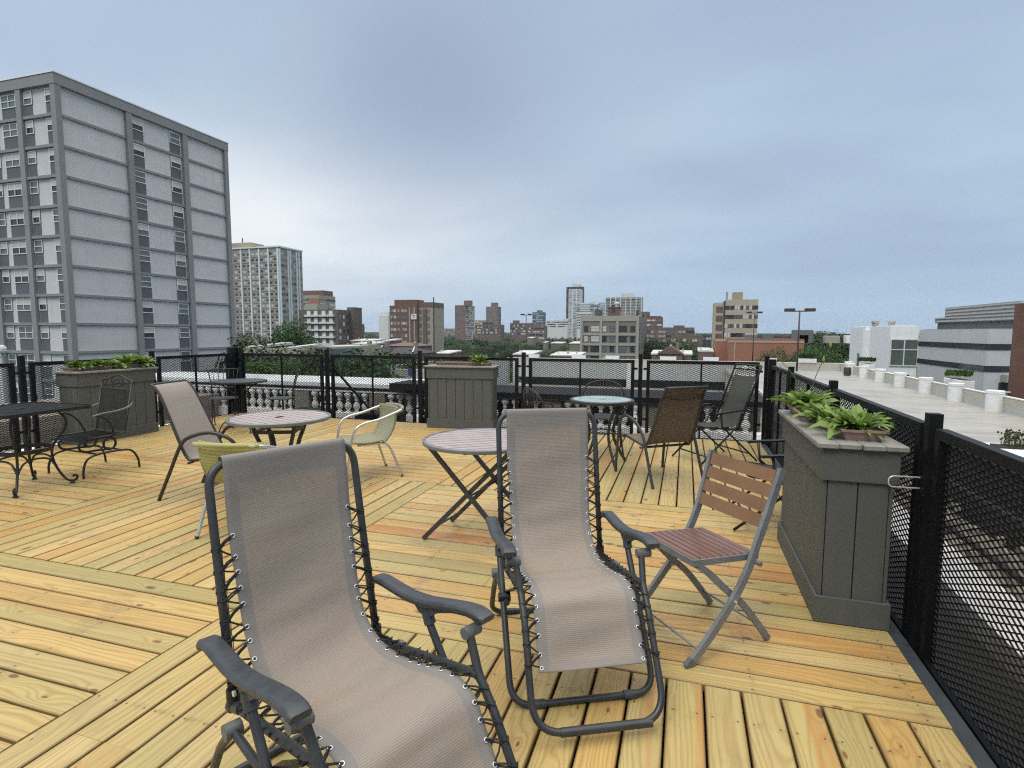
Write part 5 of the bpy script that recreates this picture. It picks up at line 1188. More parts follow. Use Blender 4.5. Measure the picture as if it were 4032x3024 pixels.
# brown brick hotel with sign and tan wing
B = bld('brick_highrise', 'brown brick high rise with a white rooftop level sign and a tan wing', x2(1945, 0)[0], x2(0, 752)[1], 300, x2(1680, 0)[0], None, 'w_redbrown', depth=14)
W_ = B['x1'] - B['x0']; cs = [W_ * f for f in (.07, .14, .205, .33, .455, .52, .60)]
south(B, 7, 11, 1.0, 1.5, ('w_stone', 'blind', 'glass_mid'), xs=cs, zt=B['zt'] - .6, zb=B['zt'] - .6 - 11 * 3.3)
for f in (.71, .88): bpart(B, 'pale_pier', 'w_stone', lambda b: b.box(B['x0'] + W_ * f, B['x0'] + W_ * f + .7, B['y0'] - .12, B['y0'] + .1, GZ, B['zt'] - .6))
a = onY(x2(1722, 0)[0], x2(0, 690)[1], B['y0']); bpart(B, 'penthouse', 'w_redbrown', lambda b: b.box(a.x, B['x1'] - .2, B['y0'] + .5, B['y0'] + 9, B['zt'] + .06, a.z))
a = onY(x2(1893, 0)[0], x2(0, 828)[1], B['y0']); b_ = onY(x2(1945, 0)[0], x2(0, 878)[1], B['y0'])
sg = bpart(B, 'sign_board', 'white_enamel', lambda b: b.box(a.x, b_.x, B['y0'] - .6, B['y0'] - .13, b_.z, a.z))
def signtext(b):
    w = b_.x - a.x; hh = a.z - b_.z; rr = random.Random(2)
    for (zz, x0, n_, s) in ((.62, .14, 8, .085), (.22, .30, 5, .085)):
        for i in range(n_):
            X = a.x + w * (x0 + i * s); b.box(X, X + w * .016, B['y0'] - .66, B['y0'] - .61, b_.z + hh * zz, b_.z + hh * (zz + .2)); b.box(X + w * .045, X + w * .062, B['y0'] - .66, B['y0'] - .61, b_.z + hh * zz, b_.z + hh * (zz + .2))
            z3 = rr.choice([0, .09, .17]); b.box(X + w * .0165, X + w * .0445, B['y0'] - .66, B['y0'] - .61, b_.z + hh * (zz + z3), b_.z + hh * (zz + z3 + .035))
o = bpart(B, 'sign_lettering', 'w_spandrel', signtext)
q = onY(x2(2100, 0)[0], x2(0, 765)[1], B['y0'] + 2); q2 = onY(x2(2100, 0)[0], x2(0, 712)[1], B['y0'] + 2)
bpart(B, 'tan_wing', 'w_tan', lambda b: b.box(B['x1'] + .01, q.x, B['y0'] + 2, B['y0'] + 16, GZ, q.z)); bpart(B, 'wing_attic', 'w_brown', lambda b: b.box(B['x1'] + .01, q.x, B['y0'] + 1.95, B['y0'] + 16, q.z + .01, q2.z))
bpart(B, 'fire_escape', 'w_brown', lambda b: b.box(B['x1'] + (q.x - B['x1']) * .33, B['x1'] + (q.x - B['x1']) * .58, B['y0'] + 1.2, B['y0'] + 1.94, GZ, q.z - .5)); bpart(B, 'chimney', 'w_charcoal', lambda b: b.box(q.x + .01, q.x + .45, B['y0'] + 2.2, B['y0'] + 2.7, GZ, q2.z + 2.6))
for i in (0, 1):
    for j in range(8): bpart(B, 'window', ['glass_mid', 'w_stonedark'][(i + j) % 2], lambda b: b.box(B['x1'] + (q.x - B['x1']) * (.05 + .56 * i), B['x1'] + (q.x - B['x1']) * (.23 + .56 * i), B['y0'] + 1.9, B['y0'] + 2.05, q.z - 3 - j * 3.7, q.z - .9 - j * 3.7))
# distance towers
def tower(name, label, x, y, D, l, r, wall, pent=None, wins=None, swins=None, side=True, **k):
    B = bld(name, label, x, y, D, l, r, wall, **k)
    if wins: south(B, *wins[:2], *wins[2:4], wins[4] if len(wins) > 4 else W3, zt=B['zt'] - 1, zb=max(B['zb'], B['zt'] - wins[1] * 3.4))
    if swins: sidef(B, *swins[:2], *swins[2:4], swins[4] if len(swins) > 4 else W3, zt=B['zt'] - 1, zb=max(B['zb'], B['zt'] - swins[1] * 3.4))
    if pent:
        a = onY(pent[0], pent[2], B['y0']); b2 = onY(pent[1], pent[2], B['y0']); bpart(B, 'penthouse', pent[3] if len(pent) > 3 else wall, lambda b: b.box(a.x, b2.x, B['y0'] + 1, B['y0'] + 9, B['zt'] + .06, a.z))
    return B
tower('apartment_tower', 'very dark brown tower with a grid of pale windows on its right face', x3(265, 0)[0], x3(0, 308)[1], 700, x3(183, 0)[0], x3(340, 0)[0], 'w_mauve', (x3(252, 0)[0], x3(302, 0)[0], x3(0, 268)[1]), None, (6, 22, 4, 1.6, ('blind', 'w_white', 'glass_mid')))
tower('apartment_tower', 'mauve brown tower with a central penthouse among the distant trees', x3(520, 0)[0], x3(0, 318)[1], 900, x3(430, 0)[0], x3(549, 0)[0], 'w_mauve', (x3(468, 0)[0], x3(512, 0)[0], x3(0, 285)[1]), (4, 16, 3, 1.7, ('glass_mid', 'w_stonedark')))
tower('office_tower', 'dark slate coloured glass tower behind the thin black lamp post', x3(880, 0)[0], x3(0, 362)[1], 1000, x3(797, 0)[0], x3(903, 0)[0], 'w_slateglass', (x3(832, 0)[0], x3(868, 0)[0], x3(0, 345)[1]), (3, 14, 6, 1.5, ('w_blueglass', 'glass_dark')))
tower('tall_tower', 'tallest white tower on the skyline with dark vertical edges', x3(1178, 0)[0], x3(0, 180)[1], 900, x3(1085, 0)[0], None, 'w_white', None, (3, 34, 4.5, 1.6, ('glass_mid', 'w_blueglass')), depth=20, width=None)
B = tower('office_tower', 'dark slab tower directly behind the tallest white tower', x3(1197, 0)[0], x3(0, 160)[1], 960, x3(1066, 0)[0], None, 'w_charcoal', (x3(1110, 0)[0], x3(1175, 0)[0], x3(0, 135)[1], 'w_white'))
tower('office_tower', 'white tower with horizontal ribbon windows to the right of the tallest tower', x3(1248, 0)[0], x3(0, 288)[1], 880, x3(1172, 0)[0], None, 'w_white', None, (1, 16, 30, 1.3, ('glass_mid',)))
tower('office_tower', 'blue and white checkered tower between the ribbon windowed tower and the gap of sky', x3(1310, 0)[0], x3(0, 300)[1], 1000, x3(1246, 0)[0], None, 'w_blueglass', (x3(1262, 0)[0], x3(1290, 0)[0], x3(0, 280)[1], 'w_white'), (4, 16, 4, 1.7, ('glass_dark', 'w_white')))
tower('office_tower', 'slim pale blue glass tower beside the wide gridded slab', x3(1374, 0)[0], x3(0, 286)[1], 1000, x3(1320, 0)[0], None, 'w_blueglass', None, (4, 18, 3.5, 1.2, ('w_fin', 'w_slateglass')))
B = tower('apartment_tower', 'wide pale gridded slab tower with rounded rooftop penthouse', x3(1664, 0)[0], x3(0, 243)[1], 700, x3(1374, 0)[0], None, 'w_stone', (x3(1498, 0)[0], x3(1596, 0)[0], x3(0, 212)[1], 'w_white'), (11, 15, 5.2, 1.6, ('glass_mid', 'w_stonedark', 'glass_dark')), depth=20)
for k in range(8): x = B['x0'] + (B['x1'] - B['x0'] - .9) * k / 7; bpart(B, 'fin', 'w_fin', lambda b: b.box(x, x + .9, B['y0'] - .7, B['y0'] - .001, GZ, B['zt'] + .2))
tower('apartment_building', 'low stepped white building left of the tallest tower', x3(1075, 0)[0], x3(0, 425)[1], 800, x3(912, 0)[0], None, 'w_white', (x3(1030, 0)[0], x3(1080, 0)[0], x3(0, 412)[1]), (7, 3, 5, 1.6))
tower('apartment_building', 'low white annex at the foot of the ribbon windowed tower', x3(1262, 0)[0], x3(0, 364)[1], 700, x3(1150, 0)[0], None, 'w_white', None, (8, 6, 1.8, 1.6, ('glass_dark', 'glass_mid')))
tower('brick_building', 'long low brown building with small rooftop turrets right of the lamp post', x3(790, 0)[0], x3(0, 450)[1], 650, x3(620, 0)[0], None, 'w_brown', (x3(640, 0)[0], x3(678, 0)[0], x3(0, 425)[1]), (12, 4, 2, 1.4), roofm='roof_dark')
tower('brick_building', 'dark low apartment row in front of the slate glass tower', x3(890, 0)[0], x3(0, 470)[1], 560, x3(770, 0)[0], None, 'w_mauve', (x3(800, 0)[0], x3(850, 0)[0], x3(0, 452)[1]), (8, 4, 2.4, 1.4), roofm='roof_dark')
tower('brick_building', 'low grey brown institutional building between the two mauve towers', x3(545, 0)[0], x3(0, 462)[1], 640, x3(345, 0)[0], None, 'w_brown', (x3(400, 0)[0], x3(470, 0)[0], x3(0, 440)[1], 'roof_dark'), (14, 3, 2.4, 1.4))
tower('apartment_building', 'small cream block peeking between the two mauve towers', x3(425, 0)[0], x3(0, 424)[1], 980, x3(342, 0)[0], None, 'w_cream', None, (6, 4, 2.4, 1.4))
tower('brick_building', 'pale low building at the horizon left of the dark brown tower', x3(185, 0)[0], x3(0, 492)[1], 1100, x3(95, 0)[0], None, 'w_stonedark', None, (6, 2, 3, 1.4))
tower('brick_building', 'small dark brick turret building between the checkered tower and the stone block', x3(1318, 0)[0], x3(0, 345)[1], 260, x3(1290, 0)[0], None, 'w_brown')
tower('brick_highrise', 'red brick apartment building with stacked white balconies behind the stone block', x3(1812, 0)[0], x3(0, 396)[1], 420, x3(1700, 0)[0], x3(1832, 0)[0], 'w_redbrown', None, (3, 7, 5, 1.1, ('w_white', 'glass_mid')))
tower('brick_highrise', 'taller grey brown block directly behind the stone block roof', x3(1720, 0)[0], x3(0, 362)[1], 440, x3(1645, 0)[0], None, 'w_brown', None, (4, 6, 1.6, 1.4))
B = tower('brick_building', 'long low brown institutional building with square rooftop block at the right of the stone block', x3(2080, 0)[0], x3(0, 487)[1], 400, x3(1700, 0)[0], None, 'w_brown', (x3(1915, 0)[0], x3(2002, 0)[0], x3(0, 465)[1]), (12, 3, 3.2, 1.5, ('glass_dark', 'glass_mid', 'w_stone')), roofm='roof_dark')
tower('brick_building', 'low brick building with pale sign panel in front of the long brown building', x3(2145, 0)[0], x3(0, 553)[1], 330, x3(1895, 0)[0], None, 'w_brown', None, (6, 1, 2.4, 1.6), roofm='roof_grey')
tower('brick_building', 'dark low building at the right edge of the wooded horizon gap', x3(2240, 0)[0], x3(0, 545)[1], 420, x3(2145, 0)[0], None, 'w_charcoal', None, (4, 1, 3, 1.4))
# grey stone four storey block
B = bld('stone_apartments', 'grey stone apartment building with concrete grid frame and rooftop stair house in the centre', x3(1640, 0)[0], x3(0, 402)[1], 170, x3(1181, 0)[0], x3(1706, 0)[0], 'w_stonedark', parapet=.5)
x0, x1, y0, zt = B['x0'], B['x1'], B['y0'], B['zt']; W_ = x1 - x0; fh = 3.02
for f in (0, .335, .62, .962): bpart(B, 'pier', 'w_stone', lambda b: b.box(x0 + W_ * f - (.0 if f else .1), x0 + W_ * f + (.75 if f else .6), y0 - .30, y0 - .001, GZ, zt + .5))
for j in range(5): z = zt - 5.0 - 3.02 * (j - 1); zz = (zt - 1.1, zt + .48) if j == 0 else (z - .35, z + .35); bpart(B, 'floor_band', 'w_stone', lambda b: [b.box(x0 + W_ * f0 + .001, x0 + W_ * f1 - .001, y0 - .22, y0 - .002, *zz) for f0, f1 in (((.0 * W_ + .6) / W_, .335), (.335 + .75 / W_, .62), (.62 + .75 / W_, .962))])
cs = [W_ * f for f in (.095, .255, .42, .55, .725, .90)]
for xs_, ww in (([cs[0], cs[2], cs[3], cs[5]], 1.15), ([cs[1], cs[4]], 2.5)):
    face_windows(B['root'], B['bd'], Vector((x0, y0, 0)), Vector((1, 0, 0)), Vector((0, -1, 0)), W_, zt - 3.35 + fh * .55, zt - 3.35 + fh * .55 - 4 * fh, len(xs_), 4, ww, 1.65, ('glass_dark', 'glass_mid', 'blind'), xs=xs_, zofs=.55, frame='w_charcoal', seed=ww > 2)
sidef(B, 4, 5, 1.3, 2.1, ('glass_dark', 'glass_mid'), zt=zt - 1.2, zb=zt - 1.2 - 5 * fh, frame='w_charcoal')
a = onY(x3(1395, 0)[0], x3(0, 325)[1], y0 + 4); b_ = onY(x3(1483, 0)[0], x3(0, 325)[1], y0 + 4); bpart(B, 'stair_house', 'w_brown', lambda b: (b.box(a.x, b_.x, y0 + 4, y0 + 9, zt + .06, a.z), b.box(a.x - .2, b_.x + .2, y0 + 3.8, y0 + 9.2, a.z + .01, a.z + .3)))
bpart(B, 'stair_window', 'glass_dark', lambda b: b.box((a.x + b_.x) / 2 - .5, (a.x + b_.x) / 2 + .5, y0 + 3.93, y0 + 3.99, zt + 1.6, zt + 3.8))
bpart(B, 'vent_hood', 'w_white', lambda b: b.lathe([(.5, a.z + .32), (.5, a.z + 1.1), (.8, a.z + 1.2), (.8, a.z + 1.6), (.3, a.z + 1.8)], 12, (b_.x - .9, y0 + 6, 0)))
q = onY(x3(1640, 0)[0], x3(0, 345)[1], y0 + 1); bpart(B, 'chimney', 'w_charcoal', lambda b: b.box(q.x - .8, q.x - .1, y0 + 1, y0 + 2, zt + .06, q.z))
for k in range(7): xx = b_.x + 1 + k * .95; bpart(B, 'roof_vent', 'w_stone', lambda b: b.lathe([(.18, zt + .3), (.18, zt + 1.1), (.3, zt + 1.15), (.25, zt + 1.4)], 8, (xx, y0 + 1.6, 0)))
# cream tower
B = bld('apartment_tower', 'cream apartment tower with bands of windows and a dark balcony column at the right', x4(262, 0)[0], x4(0, 225)[1], 230, x4(475, 0)[0], None, 'w_cream', depth=12)
south(B, 11, 9, 1.25, 1.5, ('glass_dark', 'w_brown', 'blind'), zt=B['zt'] - .8, zb=B['zt'] - .8 - 9 * 3.45)
a = onY(x4(185, 0)[0], x4(0, 237)[1], B['y0'] + 1); bpart(B, 'balcony_wing', 'w_cream', lambda b: b.box(a.x, B['x0'] - .61, B['y0'] + 1, B['y0'] + 10, GZ, a.z))
for j in range(9): bpart(B, 'balcony', 'w_brown', lambda b: b.box(a.x + .9, B['x0'] - .9, B['y0'] + .85, B['y0'] + 1.02, a.z - 3.6 - j * 3.45, a.z - 1.4 - j * 3.45))
bpart(B, 'shaft', 'w_charcoal', lambda b: b.box(B['x0'] - .6, B['x0'] - .01, B['y0'] + .3, B['y0'] + 8, GZ, B['zt']))
q = onY(x4(262, 0)[0], x4(0, 165)[1], B['y0']); bpart(B, 'chimney', 'w_stone', lambda b: b.box(B['x0'] + .1, B['x0'] + .8, B['y0'] + 1, B['y0'] + 2, B['zt'] + .06, q.z))
a = onY(x4(313, 0)[0], x4(0, 167)[1], B['y0'] + 2); b_ = onY(x4(375, 0)[0], x4(0, 167)[1], B['y0'] + 2); bpart(B, 'penthouse', 'w_tanpent', lambda b: (b.box(a.x, b_.x, B['y0'] + 2, B['y0'] + 9, B['zt'] + .06, a.z), b.box(B['x0'] + .9, a.x - .01, B['y0'] + 2, B['y0'] + 9, B['zt'] + .06, a.z - 3.2)))
# brick low building with roof plant
B = bld('brick_building', 'low red brick building with pale bands and rooftop machinery in front of the cream tower', x4(280, 0)[0], x4(0, 500)[1], 165, x4(775, 0)[0], None, 'w_brickred', depth=22, roofm='roof_grey', parapet=1.2)
bpart(B, 'stone_band', 'w_brickband', lambda b: [b.box(B['x0'] - .1, B['x1'], B['y0'] - .1, B['y0'] - .002, B['zt'] - z_ - .5, B['zt'] - z_) for z_ in (-.7, 7.2)] + [b.box(B['x0'] + 1.5, B['x0'] + 1.8, B['y0'] - .08, B['y0'] - .001, B['zt'] - 7.2, B['zt'] + .2)])
a = onY(x4(190, 0)[0], x4(0, 488)[1], B['y0'] + 10); bpart(B, 'left_wing', 'w_brickred', lambda b: b.box(a.x, B['x0'] - .01, B['y0'] + 8, B['y0'] + 20, GZ, B['zt'] + .9)); bpart(B, 'wing_band', 'w_brickband', lambda b: b.box(a.x, B['x0'] - .02, B['y0'] + 7.9, B['y0'] + 7.99, B['zt'] + .3, B['zt'] + .92))
for x, w, h, mt in ((5, 3, 1.2, 'w_greydark'), (9.5, 2.5, 1.6, 'w_slateglass'), (17, 5, 2.6, 'w_greydark'), (18.5, 2.4, 1.3, 'w_whitepanel'), (25, 3.5, 1., 'w_stone'), (30, 3, 1.1, 'w_whitepanel')): bpart(B, 'roof_unit', mt, lambda b: (b.bbox(B['x0'] + x, B['x0'] + x + w, B['y0'] + 6, B['y0'] + 9, B['zt'] + .07, B['zt'] + 1.1 + h, .1)))
tower('flat_roofed_building', 'long low building with pale flat roof beyond the red brick building', x4(690, 0)[0], x4(0, 461)[1], 260, x4(470, 0)[0], None, 'w_charcoal', None, None, roofm='roof_white', parapet=.2)
# white building with the tall window
B = bld('white_building', 'bright white building with one very large square window beyond the garage wall', x4(1340, 0)[0], x4(0, 388)[1], 96, x4(1527, 0)[0], x4(1080, 0)[0], 'w_whitepanel', parapet=.0, roofm='w_whitepanel')
if True:
    y0, x0, x1, zt = B['y0'], B['x0'], B['x1'], B['zt']; a = onY(x4(1345, 0)[0], x4(0, 480)[1], y0); b_ = onY(x4(1505, 0)[0], x4(0, 645)[1], y0)
    w = bpart(B, 'window', 'glass_green', lambda b: b.box(a.x, b_.x, y0 - .10, y0 - .001, b_.z, a.z)); 
    f = MB(); xm = (a.x + b_.x) / 2; zm = a.z - (a.z - b_.z) * .38
    for (p, q, r_, s) in ((a.x - .15, a.x, b_.z - .15, a.z + .15), (b_.x, b_.x + .15, b_.z - .15, a.z + .15), (a.x, b_.x, a.z, a.z + .15), (a.x, b_.x, b_.z - .15, b_.z), (xm - .07, xm + .07, b_.z, a.z), (a.x, xm - .071, zm - .07, zm + .07), (xm + .071, b_.x, zm - .07, zm + .07)): f.box(p - B['off'].x, q - B['off'].x, y0 - .17 - B['off'].y, y0 - .101 - B['off'].y, r_ - B['off'].z, s - B['off'].z)
    f.build('window_frame', M['w_white'], B['root'])
    L_ = B['y1'] - y0
    bpart(B, 'round_bay', 'w_whitepanel', lambda b: b.lathe([(1.5, GZ), (1.5, zt - .5), (1.45, zt - .49)], 24, (x0 + .75, y0 + L_ * .52, 0)), smooth=40)
    bpart(B, 'slit_window', 'glass_mid', lambda b: b.box(x0 - .06, x0 - .001, y0 + L_ * .70, y0 + L_ * .70 + 1.0, zt - 9, zt - 4.4))
    for px in (1240, 1346): q = onY(x4(px, 0)[0], x4(0, 370)[1], y0 + 8); bpart(B, 'roof_vent', 'w_stone', lambda b: b.lathe([(.45, zt + .06), (.45, zt + .5), (.55, zt + .55), (.55, zt + .85)], 12, (q.x, y0 + 8, 0)))
    bpart(B, 'dark_base', 'glass_dark', lambda b: b.box(x0 + .2, x1 - .8, y0 - .05, y0 - .002, GZ + 3, b_.z - 1.35))
# striped grey building
B = bld('modern_building', 'modern grey panelled building with dark ribbon windows and corrugated upper storey at the right edge', x4(1975, 0)[0], x4(0, 408)[1], 70, x4(2420, 0)[0], x4(1530, 0)[0], 'w_greypanel', parapet=.0, roofm='roof_grey')
x0, x1, y0, y1, zt = B['x0'], B['x1'], B['y0'], B['y1'], B['zt']
zA = [onX(x4(1975, 0)[0], x4(0, c)[1], x0).z for c in (505, 545, 650, 690, 712)]
for (t_, b_) in ((zA[0], zA[1]), (zA[2], zA[3])): bpart(B, 'ribbon_window', 'glass_dark', lambda b: (b.box(x0 - .06, x0 - .002, y0 - .06, y1, b_, t_), b.box(x0 - .06, x1, y0 - .061, y0 - .002, b_, t_)))
bpart(B, 'lower_glazing', 'glass_dark', lambda b: (b.box(x0 - .05, x0 - .003, y0 + 2, y1, zA[3] - 6, zA[3] - 3.9), b.box(x0 + 1.2, x1, y0 - .05, y0 - .003, zA[3] - 7, zA[3] - 1.0)))
bpart(B, 'canopy', 'w_stone', lambda b: b.box(x0 + 1.3, x1, y0 - 1.2, y0 - .1, zA[3] - .9, zA[3] - .2))
for xx in (2.6, 4.4, 6.2): bpart(B, 'mullion', 'w_greypanel', lambda b: b.box(x0 + xx, x0 + xx + .12, y0 - .12, y0 - .051, zA[3] - 6, zA[3] - 1.3))
bpart(B, 'transom', 'w_greypanel', lambda b: [b.box(x0 + 1.2, x1, y0 - .13, y0 - .121, zA[3] - z_, zA[3] - z_ + .12) for z_ in (2.2, 3.8)])
g0 = onX(x4(1645, 0)[0], x4(0, 370)[1], x0 + 3); c = onX(x4(1645, 0)[0], x4(0, 400)[1], x0 + 3); u0 = onX(x4(1655, 0)[0], x4(0, 270)[1], x0 + 3); m0 = onX(x4(1645, 0)[0], x4(0, 335)[1], x0 + 3)
bpart(B, 'upper_glazing', 'w_greydark', lambda b: b.box(x0 + 3, x1 + 22, y0 + 2, c.y, zt + .06, g0.z)); bpart(B, 'corrugated_storey', 'w_corrugated', lambda b: (b.box(x0 + 2.8, x1 + 22, y0 + 1.6, c.y + .3, g0.z + .01, m0.z), b.box(x0 + 3.6, x1 + 22, y0 + 2.6, c.y - .3, m0.z + .01, u0.z)))
B = bld('brick_building', 'sliver of brown brick wall with small lamps at the far right edge of the view', 4022, x4(0, 240)[1], 52, x4(2600, 0)[0], None, 'brick_brown_edge', depth=.8, parapet=0)
bpart(B, 'wall_lamp', 'w_white', lambda b: [b.box(B['x0'] - .6, B['x0'] - .001, B['y0'] + .3, B['y0'] + .5, B['zt'] - z_, B['zt'] - z_ + .08) for z_ in (6.2, 9.6, 13.)])
# near low buildings seen through the left half of the far fence
B = bld('tan_apartments', 'old tan brick apartment building with dark windows half hidden by trees behind the bistro set', 1208, 1394, 62, 960, 1222, 'w_tan', roofm='roof_grey', depth=12)
south(B, 7, 5, 1.0, 1.7, WD, zt=B['zt'] - .8, zb=B['zt'] - .8 - 5 * 3.0, frame='w_stone'); sidef(B, 1, 5, 1.0, 1.6, WD, zt=B['zt'] - .8, zb=B['zt'] - .8 - 15)
B = bld('blue_building', 'dark blue clad house wall beside the tan brick apartments', 1258, 1394, 70, 1218, None, 'w_slateglass', depth=9); south(B, 2, 4, 1.1, 1.4, ('glass_dark', 'w_white'), zt=B['zt'] - .8, zb=B['zt'] - 12.8)
B = bld('flat_roofed_building', 'low building with pale flat roof right of the big dark tree', x2(1165, 0)[0], x2(0, 1150)[1], 95, x2(830, 0)[0], None, 'w_tan', roofm='roof_white', parapet=.15, depth=14); south(B, 6, 2, 1.2, 1.5, WD, zt=B['zt'] - .8, zb=B['zt'] - 7)
B = bld('flat_roofed_building', 'tan low building with white roof edge above the braced fence panel', 1312, 1372, 85, 1258, None, 'w_tan', roofm='roof_white', parapet=.15, depth=10)
o = onY(1607, 1452, 54.9); o2 = onY(1625, 1475, 54.9); e = empty('wall_sign', ((o.x + o2.x) / 2, 54.85, o2.z), 0, 'small blue sign on the pale garage wall left of the middle planter', 'sign'); MB().box(-(o2.x - o.x) / 2, (o2.x - o.x) / 2, -.04, .04, 0, o.z - o2.z).build('sign_board', M['sign_blue'], e)
# hipped and gabled houses among the trees
def house(name, label, px0, px1, ty, by, D, roofm, wall='w_brown', hip=True, depth=11, ridge_along='X'):
    a = atD(px0, by, D); b = onY(px1, by, a.y); zr = atD((px0 + px1) / 2, ty, D + depth / 2).z; x0, x1, y0, y1 = a.x, b.x, a.y, a.y + depth; ze = a.z
    root = empty(name, ((x0 + x1) / 2, (y0 + y1) / 2, GZ), 0, label, 'house'); B_ = dict(root=root, off=Vector(root.location))
    bpart(B_, 'wall', wall, lambda m: m.box(x0 + .3, x1 - .3, y0 + .3, y1 - .3, GZ, ze - .02)); ym = (y0 + y1) / 2; xm = (x0 + x1) / 2; hx = min((x1 - x0) * .3, depth / 2) if hip else 0
    if ridge_along == 'X': V = [(x0, y0, ze), (x1, y0, ze), (x1, y1, ze), (x0, y1, ze), (x0 + hx, ym, zr), (x1 - hx, ym, zr)]; Fq = [(0, 1, 5, 4), (2, 3, 4, 5), (1, 2, 5), (3, 0, 4), (3, 2, 1, 0)]
    else: V = [(x0, y0, ze), (x1, y0, ze), (x1, y1, ze), (x0, y1, ze), (xm, y0, zr), (xm, y1, zr)]; Fq = [(0, 4, 5, 3), (4, 1, 2, 5), (0, 1, 4), (2, 3, 5), (3, 2, 1, 0)]
    bpart(B_, 'roof', roofm, lambda m: m.add(V, Fq)); bpart(B_, 'chimney', 'w_stonedark', lambda m: m.box(xm + 1.2, xm + 1.9, ym + .6, ym + 1.3, ze, zr + .9))
    bpart(B_, 'ridge_flashing', 'roof_white', lambda m: m.tube([(V[5][0], V[5][1], zr + .06), (V[1][0], V[1][1], ze + .06) if ridge_along == 'X' else (V[4][0], V[4][1], zr + .06)], .16, 5))
    return root
house('dark_roofed_house', 'house with dark slate hipped roof and pale ridge line above the braced fence panel', 1375, 1478, 1362, 1388, 110, 'roof_dark')
house('dark_roofed_house', 'second dark hipped roof house just left of the middle planter', 1468, 1622, 1366, 1392, 112, 'roof_dark', depth=12)
house('dark_roofed_house', 'brown roofed house at the foot of the brown brick high rise', 1510, 1632, 1348, 1362, 160, 'w_brown', depth=12)
house('dark_roofed_house', 'dull brown hipped roof between the pale flat roof and the dark slate roofs', 1310, 1388, 1362, 1386, 105, 'w_brown')
house('white_roofed_house', 'house with brown gable and white flat side roofs beyond the garage parapet', x3(1780, 0)[0], x3(1995, 0)[0], x3(0, 626)[1], x3(0, 690)[1], 134, 'w_brown', 'w_mauve', hip=False, ridge_along='Y', depth=8)
for i, (a, b, t_, D, lab) in enumerate([(x3(1735, 0)[0], x3(2065, 0)[0], x3(0, 678)[1], 140, 'broad snowy white roof under the brown gable'), (x2(1320, 0)[0], x2(1510, 0)[0], x2(0, 1105)[1], 180, 'white curved roof left of the brick high rise'), (x2(1300, 0)[0], x2(1515, 0)[0], x2(0, 1075)[1], 230, 'white row of rooftop sheds behind the white curved roof'), (x2(1610, 0)[0], x2(1685, 0)[0], x2(0, 1075)[1], 220, 'small white gabled roof touching the brick high rise'),
        (x3(935, 0)[0], x3(1175, 0)[0], x3(0, 690)[1], 150, 'white roof with vents above the fence right of the thin lamp post'), (x3(1085, 0)[0], x3(1180, 0)[0], x3(0, 600)[1], 240, 'white roof against the left side of the stone apartments'), (x3(940, 0)[0], x3(1040, 0)[0], x3(0, 600)[1], 330, 'small white roof among the treetops'),
        (x3(640, 0)[0], x3(800, 0)[0], x3(0, 680)[1], 140, 'low white wall and roof at the foot of the thin lamp post'), (x3(755, 0)[0], x3(800, 0)[0], x3(0, 560)[1], 420, 'tiny white house front among trees behind the lamp post'), (x4(80, 0)[0], x4(185, 0)[0], x4(0, 545)[1], 170, 'white roofs left of the red brick building'), (x4(-20, 0)[0], x4(45, 0)[0], x4(0, 560)[1], 200, 'white roof at the edge of the stone apartments trees'),
        (x2(205, 0)[0], x2(295, 0)[0], x2(0, 1130)[1], 90, 'white sloped rooftop hood next to the grey apartment block'), (x2(620, 0)[0], x2(690, 0)[0], x2(0, 1140)[1], 110, 'small white roof beneath the big dark tree'), (x3(20, 0)[0], x3(140, 0)[0], x3(0, 675)[1], 170, 'pale roof just above the middle planter hostas'), (x3(880, 0)[0], x3(905, 0)[0], x3(0, 596)[1], 420, 'speck of white roof in the trees left of the stone apartments'), (x3(2110, 0)[0], x3(2212, 0)[0], x3(0, 655)[1], 170, 'white shed roofs before the red brick building')]):
    p = atD(a, t_, D); q = onY(b, t_, p.y); W_ = q.x - p.x; e = empty('flat_roofed_house', ((p.x + q.x) / 2, p.y + 5, GZ), 0, lab, 'house'); B_ = dict(root=e, off=Vector(e.location))
    bpart(B_, 'wall', ['w_mauve', 'w_brown', 'w_stonedark'][i % 3], lambda m: m.box(p.x + .2, q.x - .2, p.y + .2, p.y + 10, GZ, p.z - .6)); bpart(B_, 'roof', 'roof_white', lambda m: m.add([(p.x, p.y, p.z - .6), (q.x, p.y, p.z - .6), (q.x, p.y + 10, p.z - .1), (p.x, p.y + 10, p.z - .1), (p.x, p.y, p.z - .25), (q.x, p.y, p.z - .25), (q.x, p.y + 10, p.z + .3), (p.x, p.y + 10, p.z + .3)], [(0, 1, 5, 4), (4, 5, 6, 7), (1, 2, 6, 5), (3, 0, 4, 7), (2, 3, 7, 6), (3, 2, 1, 0)]))
    for j in range(3 if W_ > 6 else 1): bpart(B_, 'roof_vent', ['w_greydark', 'w_white', 'w_stone'][(i + j) % 3], lambda m: m.box(p.x + W_ * (.17 + .29 * j), p.x + W_ * (.17 + .29 * j) + .35 + .3 * (j % 2), p.y + 3 + j, p.y + 3.5 + j, p.z - .1, p.z + .3 + .25 * ((i + j) % 3)))
e = empty('satellite_dish', atD(2, 1400, 40), R(20), 'pale satellite dish at the left edge above the side fence', 'satellite dish')
